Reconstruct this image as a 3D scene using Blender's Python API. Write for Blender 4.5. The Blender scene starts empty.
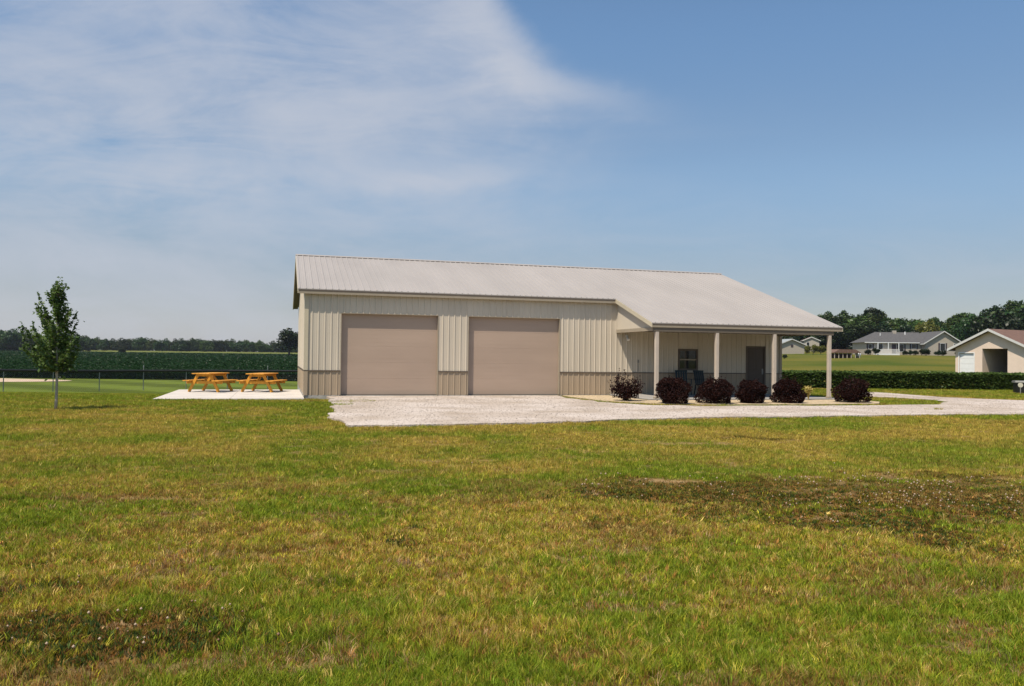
import bpy, math, random
import numpy as np
from mathutils import Vector, Matrix
R = np.random.default_rng(11)
random.seed(5)
S = bpy.context.scene
COL = S.collection
PI = math.pi

# ------------------------------------------------------------------ camera solution
F_PX, PITCH, ROLL, CAM_H = 808.02, 0.0166, 0.0121, 1.5356
YAW, CX, CY = 0.2794, -7.4537, 29.1312
cyw, syw = math.cos(YAW), math.sin(YAW)

def W(u, v):
    """plan position of a point u metres along the shed front and v metres out from it"""
    return (CX + u*cyw + v*syw, CY + u*syw - v*cyw)

# ------------------------------------------------------------------ numpy noise
def _hash(ix, iy, seed):
    n = (ix.astype(np.int64)*374761393 + iy.astype(np.int64)*668265263 + seed*1442695041) & 0xffffffff
    n = ((n ^ (n >> 13))*1274126177) & 0xffffffff
    n = n ^ (n >> 16)
    return (n & 0xffffff)/float(0xffffff)

def vnoise(x, y, scale, seed=0, octs=3):
    x = np.asarray(x, float)/scale; y = np.asarray(y, float)/scale
    tot = 0; amp = 1; s = 0
    for o in range(octs):
        ix = np.floor(x); iy = np.floor(y)
        fx = x-ix; fy = y-iy
        fx = fx*fx*(3-2*fx); fy = fy*fy*(3-2*fy)
        a = _hash(ix, iy, seed+o); b = _hash(ix+1, iy, seed+o)
        c = _hash(ix, iy+1, seed+o); d = _hash(ix+1, iy+1, seed+o)
        tot = tot + amp*((a*(1-fx)+b*fx)*(1-fy) + (c*(1-fx)+d*fx)*fy)
        s += amp; amp *= .55; x = x*2.03+17.3; y = y*2.03+5.1
    return tot/s

def smooth(a, b, x):
    t = np.clip((np.asarray(x, float)-a)/(b-a), 0, 1)
    return t*t*(3-2*t)

def in_poly(px, py, poly):
    inside = np.zeros(px.shape, bool)
    n = len(poly); j = n-1
    for i in range(n):
        xi, yi = poly[i]; xj, yj = poly[j]
        if yi != yj:
            c = ((yi > py) != (yj > py)) & (px < (xj-xi)*(py-yi)/(yj-yi)+xi)
            inside ^= c
        j = i
    return inside

# ------------------------------------------------------------------ terrain
def terrain(x, y):
    x = np.asarray(x, float); y = np.asarray(y, float)
    t = x/np.maximum(y, 1.0)
    lf = 1-smooth(-.25, -.06, t)
    rf = smooth(.12, .33, t)*(.74 + .26*smooth(.33, .46, t))
    left = np.interp(y, [24, 27, 30, 33, 36, 41, 46, 50, 70, 420, 600, 800, 5000], [0, -.05, -.11, -.22, -.37, -.63, -.87, -.95, -.9, .55, 2.5, 3, 3])
    right = np.interp(y, [50, 62, 80, 120, 150, 175, 215, 260, 400, 700, 5000], [0, .08, .3, 1.2, 2.1, 2.85, 3.9, 5.4, 9, 13, 14])
    mid = np.interp(y, [50, 300, 700], [0, 1, 3])
    h = lf*left + rf*right + (1-lf)*(1-rf)*mid
    return h - .02*np.exp(-((y-15)/9)**2)

# ------------------------------------------------------------------ materials
def nodes_of(name):
    m = bpy.data.materials.new(name); m.use_nodes = True
    nt = m.node_tree
    return m, nt, nt.nodes.get('Principled BSDF'), nt.nodes.get('Material Output')

def mat(name, col, rough=.7, var=.12, scale=6, bump=0, metal=0, spec=.3, coord='Object', bscale=None, col2=None, stretch=None):
    m, nt, b, out = nodes_of(name)
    b.inputs['Roughness'].default_value = rough
    b.inputs['Metallic'].default_value = metal
    b.inputs['Specular IOR Level'].default_value = spec
    tc = nt.nodes.new('ShaderNodeTexCoord')
    src = tc.outputs[coord]
    if stretch:
        mp = nt.nodes.new('ShaderNodeMapping'); mp.inputs['Scale'].default_value = stretch
        nt.links.new(src, mp.inputs[0]); src = mp.outputs[0]
    nz = nt.nodes.new('ShaderNodeTexNoise'); nz.inputs['Scale'].default_value = scale; nz.inputs['Detail'].default_value = 5
    nt.links.new(src, nz.inputs['Vector'])
    rp = nt.nodes.new('ShaderNodeValToRGB')
    rp.color_ramp.elements[0].position = .3; rp.color_ramp.elements[1].position = .7
    c = Vector(col)
    lo = tuple(c*(1-var)) + (1,)
    hi = (tuple(c*(1+var)) if col2 is None else tuple(col2)) + (1,)
    rp.color_ramp.elements[0].color = lo; rp.color_ramp.elements[1].color = hi
    nt.links.new(nz.outputs['Fac'], rp.inputs[0]); nt.links.new(rp.outputs[0], b.inputs['Base Color'])
    if bump:
        n2 = nt.nodes.new('ShaderNodeTexNoise'); n2.inputs['Scale'].default_value = bscale or scale*6; n2.inputs['Detail'].default_value = 4
        nt.links.new(src, n2.inputs['Vector'])
        bp = nt.nodes.new('ShaderNodeBump'); bp.inputs['Strength'].default_value = bump; bp.inputs['Distance'].default_value = .02
        nt.links.new(n2.outputs['Fac'], bp.inputs['Height']); nt.links.new(bp.outputs[0], b.inputs['Normal'])
    return m

def leaf_mat(name, c1, c2, transl=.3, scale=1.5, rough=.6, attr=False, objvar=0, gloss=.02):
    m, nt, b, out = nodes_of(name)
    nt.nodes.remove(b)
    if attr:
        at = nt.nodes.new('ShaderNodeAttribute'); at.attribute_name = 'col'; colo = at.outputs['Color']
    else:
        tc = nt.nodes.new('ShaderNodeTexCoord')
        nz = nt.nodes.new('ShaderNodeTexNoise'); nz.inputs['Scale'].default_value = scale; nz.inputs['Detail'].default_value = 6
        nz.inputs['Roughness'].default_value = .75
        nt.links.new(tc.outputs['Object'], nz.inputs['Vector'])
        rp = nt.nodes.new('ShaderNodeValToRGB')
        rp.color_ramp.elements[0].position = .36; rp.color_ramp.elements[1].position = .64
        rp.color_ramp.elements[0].color = tuple(c1)+(1,); rp.color_ramp.elements[1].color = tuple(c2)+(1,)
        nt.links.new(nz.outputs['Fac'], rp.inputs[0]); colo = rp.outputs[0]
        if objvar:
            oi = nt.nodes.new('ShaderNodeObjectInfo')
            hs = nt.nodes.new('ShaderNodeHueSaturation')
            mr = nt.nodes.new('ShaderNodeMapRange'); mr.inputs[3].default_value = 1-objvar; mr.inputs[4].default_value = 1+objvar
            nt.links.new(oi.outputs['Random'], mr.inputs[0]); nt.links.new(mr.outputs[0], hs.inputs['Value'])
            mr2 = nt.nodes.new('ShaderNodeMapRange'); mr2.inputs[3].default_value = .5-.03; mr2.inputs[4].default_value = .5+.03
            nt.links.new(oi.outputs['Random'], mr2.inputs[0]); nt.links.new(mr2.outputs[0], hs.inputs['Hue'])
            nt.links.new(colo, hs.inputs['Color']); colo = hs.outputs[0]
    d = nt.nodes.new('ShaderNodeBsdfDiffuse'); t = nt.nodes.new('ShaderNodeBsdfTranslucent'); mx = nt.nodes.new('ShaderNodeMixShader')
    g = nt.nodes.new('ShaderNodeBsdfGlossy'); g.inputs['Roughness'].default_value = .45; g.inputs['Color'].default_value = (1, 1, 1, 1)
    mx2 = nt.nodes.new('ShaderNodeMixShader'); mx2.inputs[0].default_value = gloss
    mx.inputs[0].default_value = transl
    nt.links.new(colo, d.inputs[0]); nt.links.new(colo, t.inputs[0])
    nt.links.new(d.outputs[0], mx.inputs[1]); nt.links.new(t.outputs[0], mx.inputs[2])
    nt.links.new(mx.outputs[0], mx2.inputs[1]); nt.links.new(g.outputs[0], mx2.inputs[2])
    nt.links.new(mx2.outputs[0], out.inputs[0])
    return m

M = {}
M['siding'] = mat('painted_steel_cream', (.602, .522, .408), .5, .07, 1.0, spec=.35, stretch=(1, 1, .25))
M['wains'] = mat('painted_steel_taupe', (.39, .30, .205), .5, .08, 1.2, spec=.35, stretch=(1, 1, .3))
M['roofing'] = mat('painted_steel_stone', (.372, .334, .302), .5, .07, .7, spec=.35, stretch=(1, .2, 1))
M['trim'] = mat('painted_trim_tan', (.35, .29, .21), .5, .05, 3)
M['rake'] = mat('painted_trim_cream', (.55, .475, .34), .5, .05, 3)
M['brown_trim'] = mat('painted_trim_brown', (.13, .10, .075), .5, .08, 3)
M['gdoor'] = mat('painted_door_rose_taupe', (.432, .320, .242), .55, .07, .8, bump=.08, bscale=160, stretch=(.4, 1, 1.5))
M['post'] = mat('painted_post', (.55, .465, .375), .55, .06, 4)
M['door_brown'] = mat('painted_door_brown', (.085, .064, .05), .5, .06, 2)  # brown taken darker, putting some of the porch shade into the door colour
M['soffit'] = mat('soffit_panel', (.15, .122, .09), .6, .06, 3)  # panel colour lowered to deepen the shade under the porch
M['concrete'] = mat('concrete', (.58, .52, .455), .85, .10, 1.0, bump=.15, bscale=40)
M['slab'] = mat('porch_concrete', (.34, .31, .275), .85, .1, 1.5, bump=.15, bscale=40)  # darker than the patio concrete, to cut bounced light and deepen porch shade
M['foundation'] = mat('concrete_foundation', (.42, .39, .34), .9, .15, 3, bump=.2)
M['white'] = mat('white_paint', (.78, .78, .76), .5, .03, 4)
M['htrim'] = mat('white_house_trim', (.60, .59, .56), .6, .04, 4)
M['metal'] = mat('galvanised_steel', (.26, .26, .25), .5, .1, 8, metal=.5)
M['black'] = mat('black_plastic', (.012, .013, .013), .6, .2, 6)
M['wood'] = mat('orange_stained_wood', (.66, .29, .03), .55, .22, 5, bump=.15, stretch=(1, 8, 8))
M['bark'] = mat('bark_grey', (.44, .38, .30), .9, .25, 9, bump=.5, stretch=(6, 6, 1))
M['bark_dark'] = mat('bark_dark', (.10, .075, .055), .9, .25, 5, bump=.4)
M['mulch'] = mat('pale_bark_mulch', (.52, .40, .25), .95, .35, 14, bump=.8, bscale=60)
M['dirt'] = mat('infield_dirt', (.55, .41, .28), .95, .1, .6, bump=.1)
M['hwall'] = mat('vinyl_siding_beige', (.42, .365, .295), .7, .05, 2, bump=.1)
M['hwall_pink'] = mat('vinyl_siding_pinkish', (.74, .59, .475), .7, .05, 2)
M['shingle_grey'] = mat('asphalt_shingle_grey', (.098, .094, .092), .9, .18, 3, bump=.3)
M['shingle_brown'] = mat('asphalt_shingle_brown', (.17, .10, .075), .9, .2, 3, bump=.3)
M['shingle_pale'] = mat('asphalt_shingle_pale', (.32, .34, .34), .9, .12, 3, bump=.3)
M['shutter'] = mat('dark_shutter', (.06, .045, .05), .6, .1, 4)
M['teal'] = mat('dark_teal_plastic', (.010, .024, .030), .45, .1, 4)
M['tagpale'] = mat('pale_cream_plastic', (.62, .57, .44), .5, .03, 4)
M['boxdark'] = mat('dark_box_paint', (.014, .014, .011), .5, .2, 4)
M['lidgrey'] = mat('grey_lid', (.26, .25, .22), .6, .1, 5)

def glass():
    m, nt, b, out = nodes_of('window_glass')
    b.inputs['Base Color'].default_value = (.012, .016, .02, 1); b.inputs['Roughness'].default_value = .06
    b.inputs['Specular IOR Level'].default_value = .6
    tc = nt.nodes.new('ShaderNodeTexCoord'); nz = nt.nodes.new('ShaderNodeTexNoise'); nz.inputs['Scale'].default_value = 2.5
    bp = nt.nodes.new('ShaderNodeBump'); bp.inputs['Strength'].default_value = .03
    nt.links.new(tc.outputs['Object'], nz.inputs['Vector']); nt.links.new(nz.outputs['Fac'], bp.inputs['Height']); nt.links.new(bp.outputs[0], b.inputs['Normal'])
    return m
M['glass'] = glass()

def gravel_mat():
    m, nt, b, out = nodes_of('crushed_limestone')
    b.inputs['Roughness'].default_value = .95; b.inputs['Specular IOR Level'].default_value = .15
    tc = nt.nodes.new('ShaderNodeTexCoord')
    v = nt.nodes.new('ShaderNodeTexVoronoi'); v.inputs['Scale'].default_value = 26
    n = nt.nodes.new('ShaderNodeTexNoise'); n.inputs['Scale'].default_value = .55; n.inputs['Detail'].default_value = 7
    nt.links.new(tc.outputs['Object'], v.inputs['Vector']); nt.links.new(tc.outputs['Object'], n.inputs['Vector'])
    r1 = nt.nodes.new('ShaderNodeValToRGB')
    r1.color_ramp.elements[0].color = (.47, .395, .335, 1); r1.color_ramp.elements[1].color = (.63, .54, .465, 1)
    sep = nt.nodes.new('ShaderNodeSeparateColor'); nt.links.new(v.outputs['Color'], sep.inputs[0]); nt.links.new(sep.outputs[0], r1.inputs[0])
    r2 = nt.nodes.new('ShaderNodeValToRGB'); r2.color_ramp.elements[0].position = .35; r2.color_ramp.elements[1].position = .6
    r2.color_ramp.elements[0].color = (.74, .70, .64, 1); r2.color_ramp.elements[1].color = (1, 1, 1, 1)
    nt.links.new(n.outputs['Fac'], r2.inputs[0])
    mx = nt.nodes.new('ShaderNodeMix'); mx.data_type = 'RGBA'; mx.blend_type = 'MULTIPLY'; mx.inputs[0].default_value = 1
    nt.links.new(r1.outputs[0], mx.inputs[6]); nt.links.new(r2.outputs[0], mx.inputs[7]); nt.links.new(mx.outputs[2], b.inputs['Base Color'])
    bp = nt.nodes.new('ShaderNodeBump'); bp.inputs['Strength'].default_value = .5; bp.inputs['Distance'].default_value = .02; bp.invert = True
    nt.links.new(v.outputs['Distance'], bp.inputs['Height']); nt.links.new(bp.outputs[0], b.inputs['Normal'])
    return m
M['gravel'] = gravel_mat()

M['blade'] = leaf_mat('grass_blade', None, None, .35, attr=True, gloss=.008)
M['crop'] = leaf_mat('soybean_leaf', None, None, .35, attr=True, gloss=.012)
M['maple'] = leaf_mat('young_maple_leaf', (.045, .092, .016), (.16, .235, .055), .35, 4)
M['barberry'] = leaf_mat('burgundy_leaf', (.012, .006, .006), (.044, .017, .013), .2, 4, gloss=.004)
M['barberry_twig'] = mat('burgundy_twig', (.06, .035, .03), .9, .2, 6)
M['leafA'] = leaf_mat('deciduous_leaf_dark', (.018, .038, .009), (.050, .088, .018), .2, .5, objvar=.3)
M['leafB'] = leaf_mat('deciduous_leaf_mid', (.035, .064, .011), (.085, .125, .022), .2, .5, objvar=.3)
M['leafC'] = leaf_mat('conifer_leaf', (.010, .022, .007), (.026, .046, .012), .12, .6, objvar=.25)
M['leafD'] = leaf_mat('yellowish_leaf', (.10, .11, .016), (.20, .19, .03), .25, .8)
M['yellowplant'] = leaf_mat('yellow_plant_leaf', (.40, .30, .07), (.62, .50, .16), .25, 8)

def ground_mat():
    m, nt, b, out = nodes_of('lawn_and_field_soil')
    b.inputs['Roughness'].default_value = 1; b.inputs['Specular IOR Level'].default_value = .05
    at = nt.nodes.new('ShaderNodeAttribute'); at.attribute_name = 'col'
    tc = nt.nodes.new('ShaderNodeTexCoord')
    n = nt.nodes.new('ShaderNodeTexNoise'); n.inputs['Scale'].default_value = 9; n.inputs['Detail'].default_value = 8; n.inputs['Roughness'].default_value = .75
    nt.links.new(tc.outputs['Object'], n.inputs['Vector'])
    r = nt.nodes.new('ShaderNodeValToRGB'); r.color_ramp.elements[0].position = .3; r.color_ramp.elements[1].position = .7
    r.color_ramp.elements[0].color = (.62, .62, .62, 1); r.color_ramp.elements[1].color = (1.25, 1.22, 1.15, 1)
    nt.links.new(n.outputs['Fac'], r.inputs[0])
    mx = nt.nodes.new('ShaderNodeMix'); mx.data_type = 'RGBA'; mx.blend_type = 'MULTIPLY'; mx.inputs[0].default_value = 1
    nt.links.new(at.outputs['Color'], mx.inputs[6]); nt.links.new(r.outputs[0], mx.inputs[7]); nt.links.new(mx.outputs[2], b.inputs['Base Color'])
    bp = nt.nodes.new('ShaderNodeBump'); bp.inputs['Strength'].default_value = .7; bp.inputs['Distance'].default_value = .05
    nt.links.new(n.outputs['Fac'], bp.inputs['Height']); nt.links.new(bp.outputs[0], b.inputs['Normal'])
    return m
M['ground'] = ground_mat()

# ------------------------------------------------------------------ mesh helpers
class MB:
    def __init__(s): s.v = []; s.f = []
    def add(s, vs, fs):
        o = len(s.v); s.v += [tuple(p) for p in vs]; s.f += [tuple(i+o for i in f) for f in fs]; return s
    def box(s, x0, x1, y0, y1, z0, z1, bev=0):
        if bev:
            b = bev
            ring = lambda z, i: [(x0+i, y0+b, z), (x0+b, y0+i, z), (x1-b, y0+i, z), (x1-i, y0+b, z), (x1-i, y1-b, z), (x1-b, y1-i, z), (x0+b, y1-i, z), (x0+i, y1-b, z)]
            def ring8(z, inset):
                return [(x0+inset, y0+b, z), (x0+b, y0+inset, z), (x1-b, y0+inset, z), (x1-inset, y0+b, z),
                        (x1-inset, y1-b, z), (x1-b, y1-inset, z), (x0+b, y1-inset, z), (x0+inset, y1-b, z)]
            rs = [ring8(z0, b*.9), ring8(z0+b, 0), ring8(z1-b, 0), ring8(z1, b*.9)]
            vs = [p for r in rs for p in r]; fs = []
            for k in range(3):
                for i in range(8):
                    j = (i+1) % 8; fs.append((k*8+i, k*8+j, k*8+8+j, k*8+8+i))
            fs.append(tuple(range(7, -1, -1))); fs.append(tuple(range(24, 32)))
            return s.add(vs, fs)
        vs = [(x, y, z) for z in (z0, z1) for y in (y0, y1) for x in (x0, x1)]
        return s.add(vs, [(0, 2, 3, 1), (4, 5, 7, 6), (0, 1, 5, 4), (2, 6, 7, 3), (0, 4, 6, 2), (1, 3, 7, 5)])
    def prism(s, poly, axis, a, b):
        """poly: list of 2-D points; axis 'x': (y,z) extruded a..b in x; 'y': (x,z); 'z': (x,y)"""
        mk = {'x': lambda p, t: (t, p[0], p[1]), 'y': lambda p, t: (p[0], t, p[1]), 'z': lambda p, t: (p[0], p[1], t)}[axis]
        n = len(poly)
        vs = [mk(p, a) for p in poly] + [mk(p, b) for p in poly]
        fs = [tuple(range(n))[::-1], tuple(range(n, 2*n))] + [(i, (i+1) % n, n+(i+1) % n, n+i) for i in range(n)]
        return s.add(vs, fs)
    def beam(s, p, q, w, h, up=(0, 0, 1)):
        p = Vector(p); q = Vector(q); d = (q-p).normalized(); u = Vector(up)
        if abs(d.dot(u)) > .95: u = Vector((1, 0, 0))
        sd = d.cross(u).normalized()*w/2; u = sd.cross(d).normalized()*h/2
        vs = [p-sd-u, p+sd-u, p+sd+u, p-sd+u, q-sd-u, q+sd-u, q+sd+u, q-sd+u]
        return s.add(vs, [(3, 2, 1, 0), (4, 5, 6, 7), (0, 1, 5, 4), (1, 2, 6, 5), (2, 3, 7, 6), (3, 0, 4, 7)])
    def tube(s, pts, rads, n=8):
        pts = [Vector(p) for p in pts]; vs = []; fs = []
        for i, p in enumerate(pts):
            d = (pts[min(i+1, len(pts)-1)]-pts[max(i-1, 0)]).normalized()
            a = d.orthogonal().normalized(); a = (Vector((1, 0, 0))-d*d.x).normalized() if abs(d.x) < .9 else a
            b = d.cross(a)
            for k in range(n):
                t = 2*PI*k/n; vs.append(p+(a*math.cos(t)+b*math.sin(t))*rads[i])
        for i in range(len(pts)-1):
            for k in range(n):
                l = (k+1) % n; fs.append((i*n+k, i*n+l, i*n+n+l, i*n+n+k))
        fs.append(tuple(range(n))[::-1]); fs.append(tuple(range((len(pts)-1)*n, len(pts)*n)))
        return s.add(vs, fs)
    def build(s, name, m, parent=None, smooth_=False):
        me = bpy.data.meshes.new(name); me.from_pydata(s.v, [], s.f); me.validate(); me.update()
        if smooth_:
            me.polygons.foreach_set('use_smooth', [True]*len(me.polygons))
        me.materials.append(m)
        o = bpy.data.objects.new(name, me); COL.objects.link(o)
        if parent: o.parent = parent
        return o

def np_mesh(name, verts, loops, starts, totals, m, cols=None, parent=None):
    me = bpy.data.meshes.new(name)
    me.vertices.add(len(verts)); me.vertices.foreach_set('co', np.ascontiguousarray(verts, np.float32).ravel())
    me.loops.add(len(loops)); me.loops.foreach_set('vertex_index', np.ascontiguousarray(loops, np.int32))
    me.polygons.add(len(starts)); me.polygons.foreach_set('loop_start', np.ascontiguousarray(starts, np.int32))
    me.polygons.foreach_set('loop_total', np.ascontiguousarray(totals, np.int32))
    if cols is not None:
        a = me.attributes.new('col', 'FLOAT_COLOR', 'POINT')
        c4 = np.ones((len(verts), 4), np.float32); c4[:, :3] = cols
        a.data.foreach_set('color', c4.ravel())
    me.update(calc_edges=True); me.materials.append(m)
    if parent is False: return me
    o = bpy.data.objects.new(name, me); COL.objects.link(o)
    if parent: o.parent = parent
    return o

def quads_arrays(n):
    return np.arange(4*n), np.arange(n)*4, np.full(n, 4)

def leaf_cloud(P, size, flat=0., asp=.6, rng=R):
    """rhombic leaves at points P; flat>0 turns them towards horizontal"""
    n = len(P); size = np.broadcast_to(size, (n,))
    nr = rng.normal(size=(n, 3)); nr[:, 2] = nr[:, 2] + flat*np.sign(nr[:, 2]+.3)*2
    nr /= np.linalg.norm(nr, axis=1)[:, None]
    a = np.cross(nr, rng.normal(size=(n, 3))); a /= np.linalg.norm(a, axis=1)[:, None]
    b = np.cross(nr, a)
    s = size[:, None]
    V = np.stack([P-a*s, P-b*s*asp+nr*s*.12, P+a*s, P+b*s*asp+nr*s*.12], 1)
    return V.reshape(-1, 3)

def tag(o, label, cat, group=None, kind=None):
    o['label'] = label; o['category'] = cat
    if group: o['group'] = group
    if kind: o['kind'] = kind
    return o

def struct(o, kind='structure', label=None, cat=None):
    o['kind'] = kind
    if label: o['label'] = label; o['category'] = cat
    return o

def empty(name, loc, rz=0, label=None, cat=None, group=None):
    o = bpy.data.objects.new(name, None); COL.objects.link(o)
    o.location = loc; o.rotation_euler = (0, 0, rz); o.empty_display_size = .2
    if label: tag(o, label, cat, group)
    return o

def copy_thing(root, loc, rz, sc=1, label=None, group=None):
    c = root.copy(); COL.objects.link(c); c.location = loc; c.rotation_euler = (0, 0, rz)
    c.scale = sc if isinstance(sc, tuple) else (sc, sc, sc)
    if label: c['label'] = label
    if group: c['group'] = group
    for ch in list(root.children):
        d = ch.copy(); COL.objects.link(d); d.parent = c
        for g in list(ch.children):
            e = g.copy(); COL.objects.link(e); e.parent = d
    return c

# ------------------------------------------------------------------ outlines on the ground (u,v -> world)
def jitter_outline(uv, step, amp, seed, hard=()):
    out = []
    n = len(uv)
    for i in range(n):
        (u0, v0), (u1, v1) = uv[i], uv[(i+1) % n]
        L = math.hypot(u1-u0, v1-v0); k = max(1, int(L/step))
        for j in range(k):
            t = j/k; u = u0+(u1-u0)*t; v = v0+(v1-v0)*t
            if i not in hard and amp:
                u += (float(vnoise(np.array([u]), np.array([v]), .9, seed))-.5)*2*amp
                v += (float(vnoise(np.array([u]), np.array([v]), .9, seed+9))-.5)*2*amp
            out.append(W(u, v))
    return out

gravel_uv = [(.95, .05), (9.62, .05), (9.57, .9), (9.45, 2.5), (9.65, 4.4), (10.4, 6.15), (12.1, 6.85), (15.8, 7.0), (18.2, 7.25), (21.2, 6.75), (23.2, 5.6),
             (24.1, 4.0), (23.3, 1.3), (24.4, -1.9), (25.5, -2.9), (26.9, -2.5), (26.5, -.8), (26.3, 1.9), (26.9, 3.6), (28.6, 5.3), (33, 7.0), (42, 9.5), (42, 17), (33, 14.4), (26, 12.6),
             (20.4, 11.5), (18.4, 11.2), (16.3, 11.2), (12.84, 11.35), (9.79, 11.4), (6.77, 11.85), (4.06, 12.4), (2.19, 12.45), (.53, 12.5), (.25, 10.1), (.5, 8.0), (.8, 4.5)]
gravel_out = jitter_outline(gravel_uv, .18, .27, 3, hard=(0, 1))
mulch_uv = [(9.8, .06), (9.75, 1.0), (9.95, 3.6), (10.7, 4.9), (11.6, 5.75), (13, 6.15), (16.5, 6.35), (19.5, 6.15), (20.4, 5.2), (20.4, 3.7), (11.75, 3.62), (11.72, .06)]
mulch_out = jitter_outline(mulch_uv, .25, .07, 21, hard=(9, 10, 11))
patio_uv = [(-.03, .8), (-4.93, .8), (-4.9, -6.5), (-.03, -6.5)]
patio_out = [W(*p) for p in patio_uv]
shed_out = [W(*p) for p in [(0, .0), (19.75, 0), (19.75, -11.3), (0, -11.3)]]
slab_out = [W(*p) for p in [(11.8, 3.6), (19.9, 3.6), (19.9, -.1), (11.8, -.1)]]

def sheet(name, outline, z, m, drop=.12):
    """a thin slab whose top follows z, with a skirt going down into the soil"""
    mb = MB(); n = len(outline)
    top = [(x, y, z) for x, y in outline]; bot = [(x, y, z-drop) for x, y in outline]
    mb.add(top+bot, [tuple(range(n))] + [(i, n+i, n+(i+1) % n, (i+1) % n) for i in range(n)])
    return mb

# ------------------------------------------------------------------ lawn character (real wear of the lawn: clover, dry straw, bare soil)
def g2(x, y, cx, cy, rx, ry, a=0):
    ca, sa = math.cos(a), math.sin(a); dx, dy = x-cx, y-cy
    p = (dx*ca+dy*sa)/rx; q_ = (-dx*sa+dy*ca)/ry
    return np.exp(-(p*p+q_*q_))

def lawn(x, y):
    n1 = vnoise(x, y, 1.6, 40, 4); n2 = vnoise(x, y, .45, 50, 3); n3 = vnoise(x, y, 6.0, 60, 2)
    cl = np.maximum.reduce([g2(x, y, 1.7, 9.6, 1.3, 1.0), g2(x, y, 3.3, 9.6, 1.7, 1.35), g2(x, y, 5.3, 9.0, 2.2, 2.0), g2(x, y, 7.6, 9.0, 2.3, 2.0), g2(x, y, 3.6, 8.0, 1.5, .8),
                            1.1*g2(x, y, -1.95, 4.4, .72, .50), .7*g2(x, y, -1.15, 4.35, .35, .25), .6*g2(x, y, -2.9, 5.25, .35, .18), .5*g2(x, y, 3.3, 5.6, .8, .4), .45*g2(x, y, -4.5, 6.2, 1.4, .5)])
    n4 = vnoise(x, y*1.7, .42, 66, 3)
    clover = smooth(.24, .85, cl + (n1-.5)*1.0 + (n2-.5)*1.2)
    bare = np.maximum.reduce([g2(x, y, -.72, 4.95, .33, .1, .05), g2(x, y, -1.0, 4.6, .2, .05), g2(x, y, 2.3, 10.2, .8, .22), g2(x, y, 4.0, 10.7, .5, .16), g2(x, y, 1.0, 9.8, .35, .16),
                              g2(x, y, -2.15, 4.55, .16, .07), g2(x, y, -.15, 4.5, .16, .06), g2(x, y, -1.9, 7.7, .8, .15), g2(x, y, 4.9, 7.0, .5, .2), g2(x, y, 3.1, 14.8, 1.6, .5), g2(x, y, -3.7, 8.5, .6, .2)])
    bare = np.maximum(smooth(.42, 1.0, bare + (n2-.5)*1.2), .55*smooth(.60, .74, n4))
    dry = .34 + (n1-.5)*2.3 + (n2-.5)*1.2 + (n3-.5)*.7 + .24*smooth(9, 17, y)*(1-.45*smooth(22, 32, y)) - .26*smooth(-.5, 2.5, x)*(1-smooth(6, 9, y)) - .07*(1-smooth(6, 10, y)) + .12*g2(x, y, -2.2, 8, 3, 3) + .2*g2(x, y, -.6, 4.6, .9, .5)
    dry = dry + 0
    # greener strip near the patio and the young tree
    dry = dry - .7*smooth(18, 24, y)*(1-smooth(-5, -1, x)) - .25*smooth(24, 30, y)*smooth(8, 12, x)
    return clover, bare, np.clip(dry, 0, 1)

GREEN = np.array([.182, .262, .018]); YGREEN = np.array([.44, .385, .034]); STRAW = np.array([.66, .48, .14]); RUST = np.array([.48, .24, .065]); SOIL = np.array([.36, .235, .115]); CLOV = np.array([.045, .072, .016])

def lawn_col(x, y):
    c, b, d = lawn(x, y); d_ = d[:, None]
    k = GREEN*(1-d_) + (YGREEN*.55+STRAW*.25+RUST*.2)*d_
    k = k*.40
    k = k*(1-c[:, None]) + (CLOV*.6+RUST*.35)*c[:, None]*.75
    k = k*(1-b[:, None]) + SOIL*b[:, None]
    return k

# ------------------------------------------------------------------ ground sheet
def axis(lo, hi, fine, far):
    a = list(np.arange(lo, hi+1e-6, fine)); s = fine
    while a[-1] < far: s *= 1.09; a.append(a[-1]+s)
    s = fine
    while a[0] > -far: s *= 1.09; a.insert(0, a[0]-s)
    return np.array(a)
gx = axis(-26, 26, .16, 3500); gy = axis(-2, 40, .16, 3500)
GX, GY = np.meshgrid(gx, gy); X = GX.ravel(); Y = GY.ravel()
Z = terrain(X, Y)
near = (np.abs(X) < 60) & (Y < 75)
Z = Z + near*(vnoise(X, Y, 1.1, 7, 3)-.5)*.05*(1-smooth(13, 17, Y))
col = lawn_col(X, Y)
# mown ballfield stripes, far fields, lawn slopes on the right
t_ = X/np.maximum(Y, 1)
stripe = .5+.5*np.sin((X*.55+Y*.83)*2*PI/7.5)
ball = np.array([.12, .155, .024])*(.74+.50*smooth(.35, .65, stripe))[:, None]
fl = (smooth(44, 47, Y+.0*X)*(1-smooth(-.1, 0, t_)))[:, None]
col = col*(1-fl) + ball*fl
fg = (smooth(400, 430, Y)*(1-smooth(-.1, 0, t_)))[:, None]
col = col*(1-fg) + np.array([.15, .165, .045])*fg
nn = vnoise(X, Y, 14, 70, 3)
nn = np.clip(.5+(nn-.5)*2.2+.35*(vnoise(X*.35, Y*2.2, 5, 73, 3)-.5)+.5*np.exp(-((Y-81)/4)**2), 0, 1)
slope = np.array([.070, .098, .014])*(1-nn[:, None]) + np.array([.155, .140, .028])*nn[:, None]
fr = (smooth(33, 42, Y)*smooth(.15, .3, t_))[:, None]
col = col*(1-fr) + slope*fr
fw = smooth(240, 290, Y)[:, None]*smooth(0, .3, t_)[:, None]
col = col*(1-fw) + np.array([.03, .045, .014])*fw
ny, nx = GX.shape
i = np.arange((ny-1)*(nx-1)); r_ = i//(nx-1); c_ = i % (nx-1); v0 = r_*nx+c_
loops = np.stack([v0, v0+1, v0+nx+1, v0+nx], 1).ravel()
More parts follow.
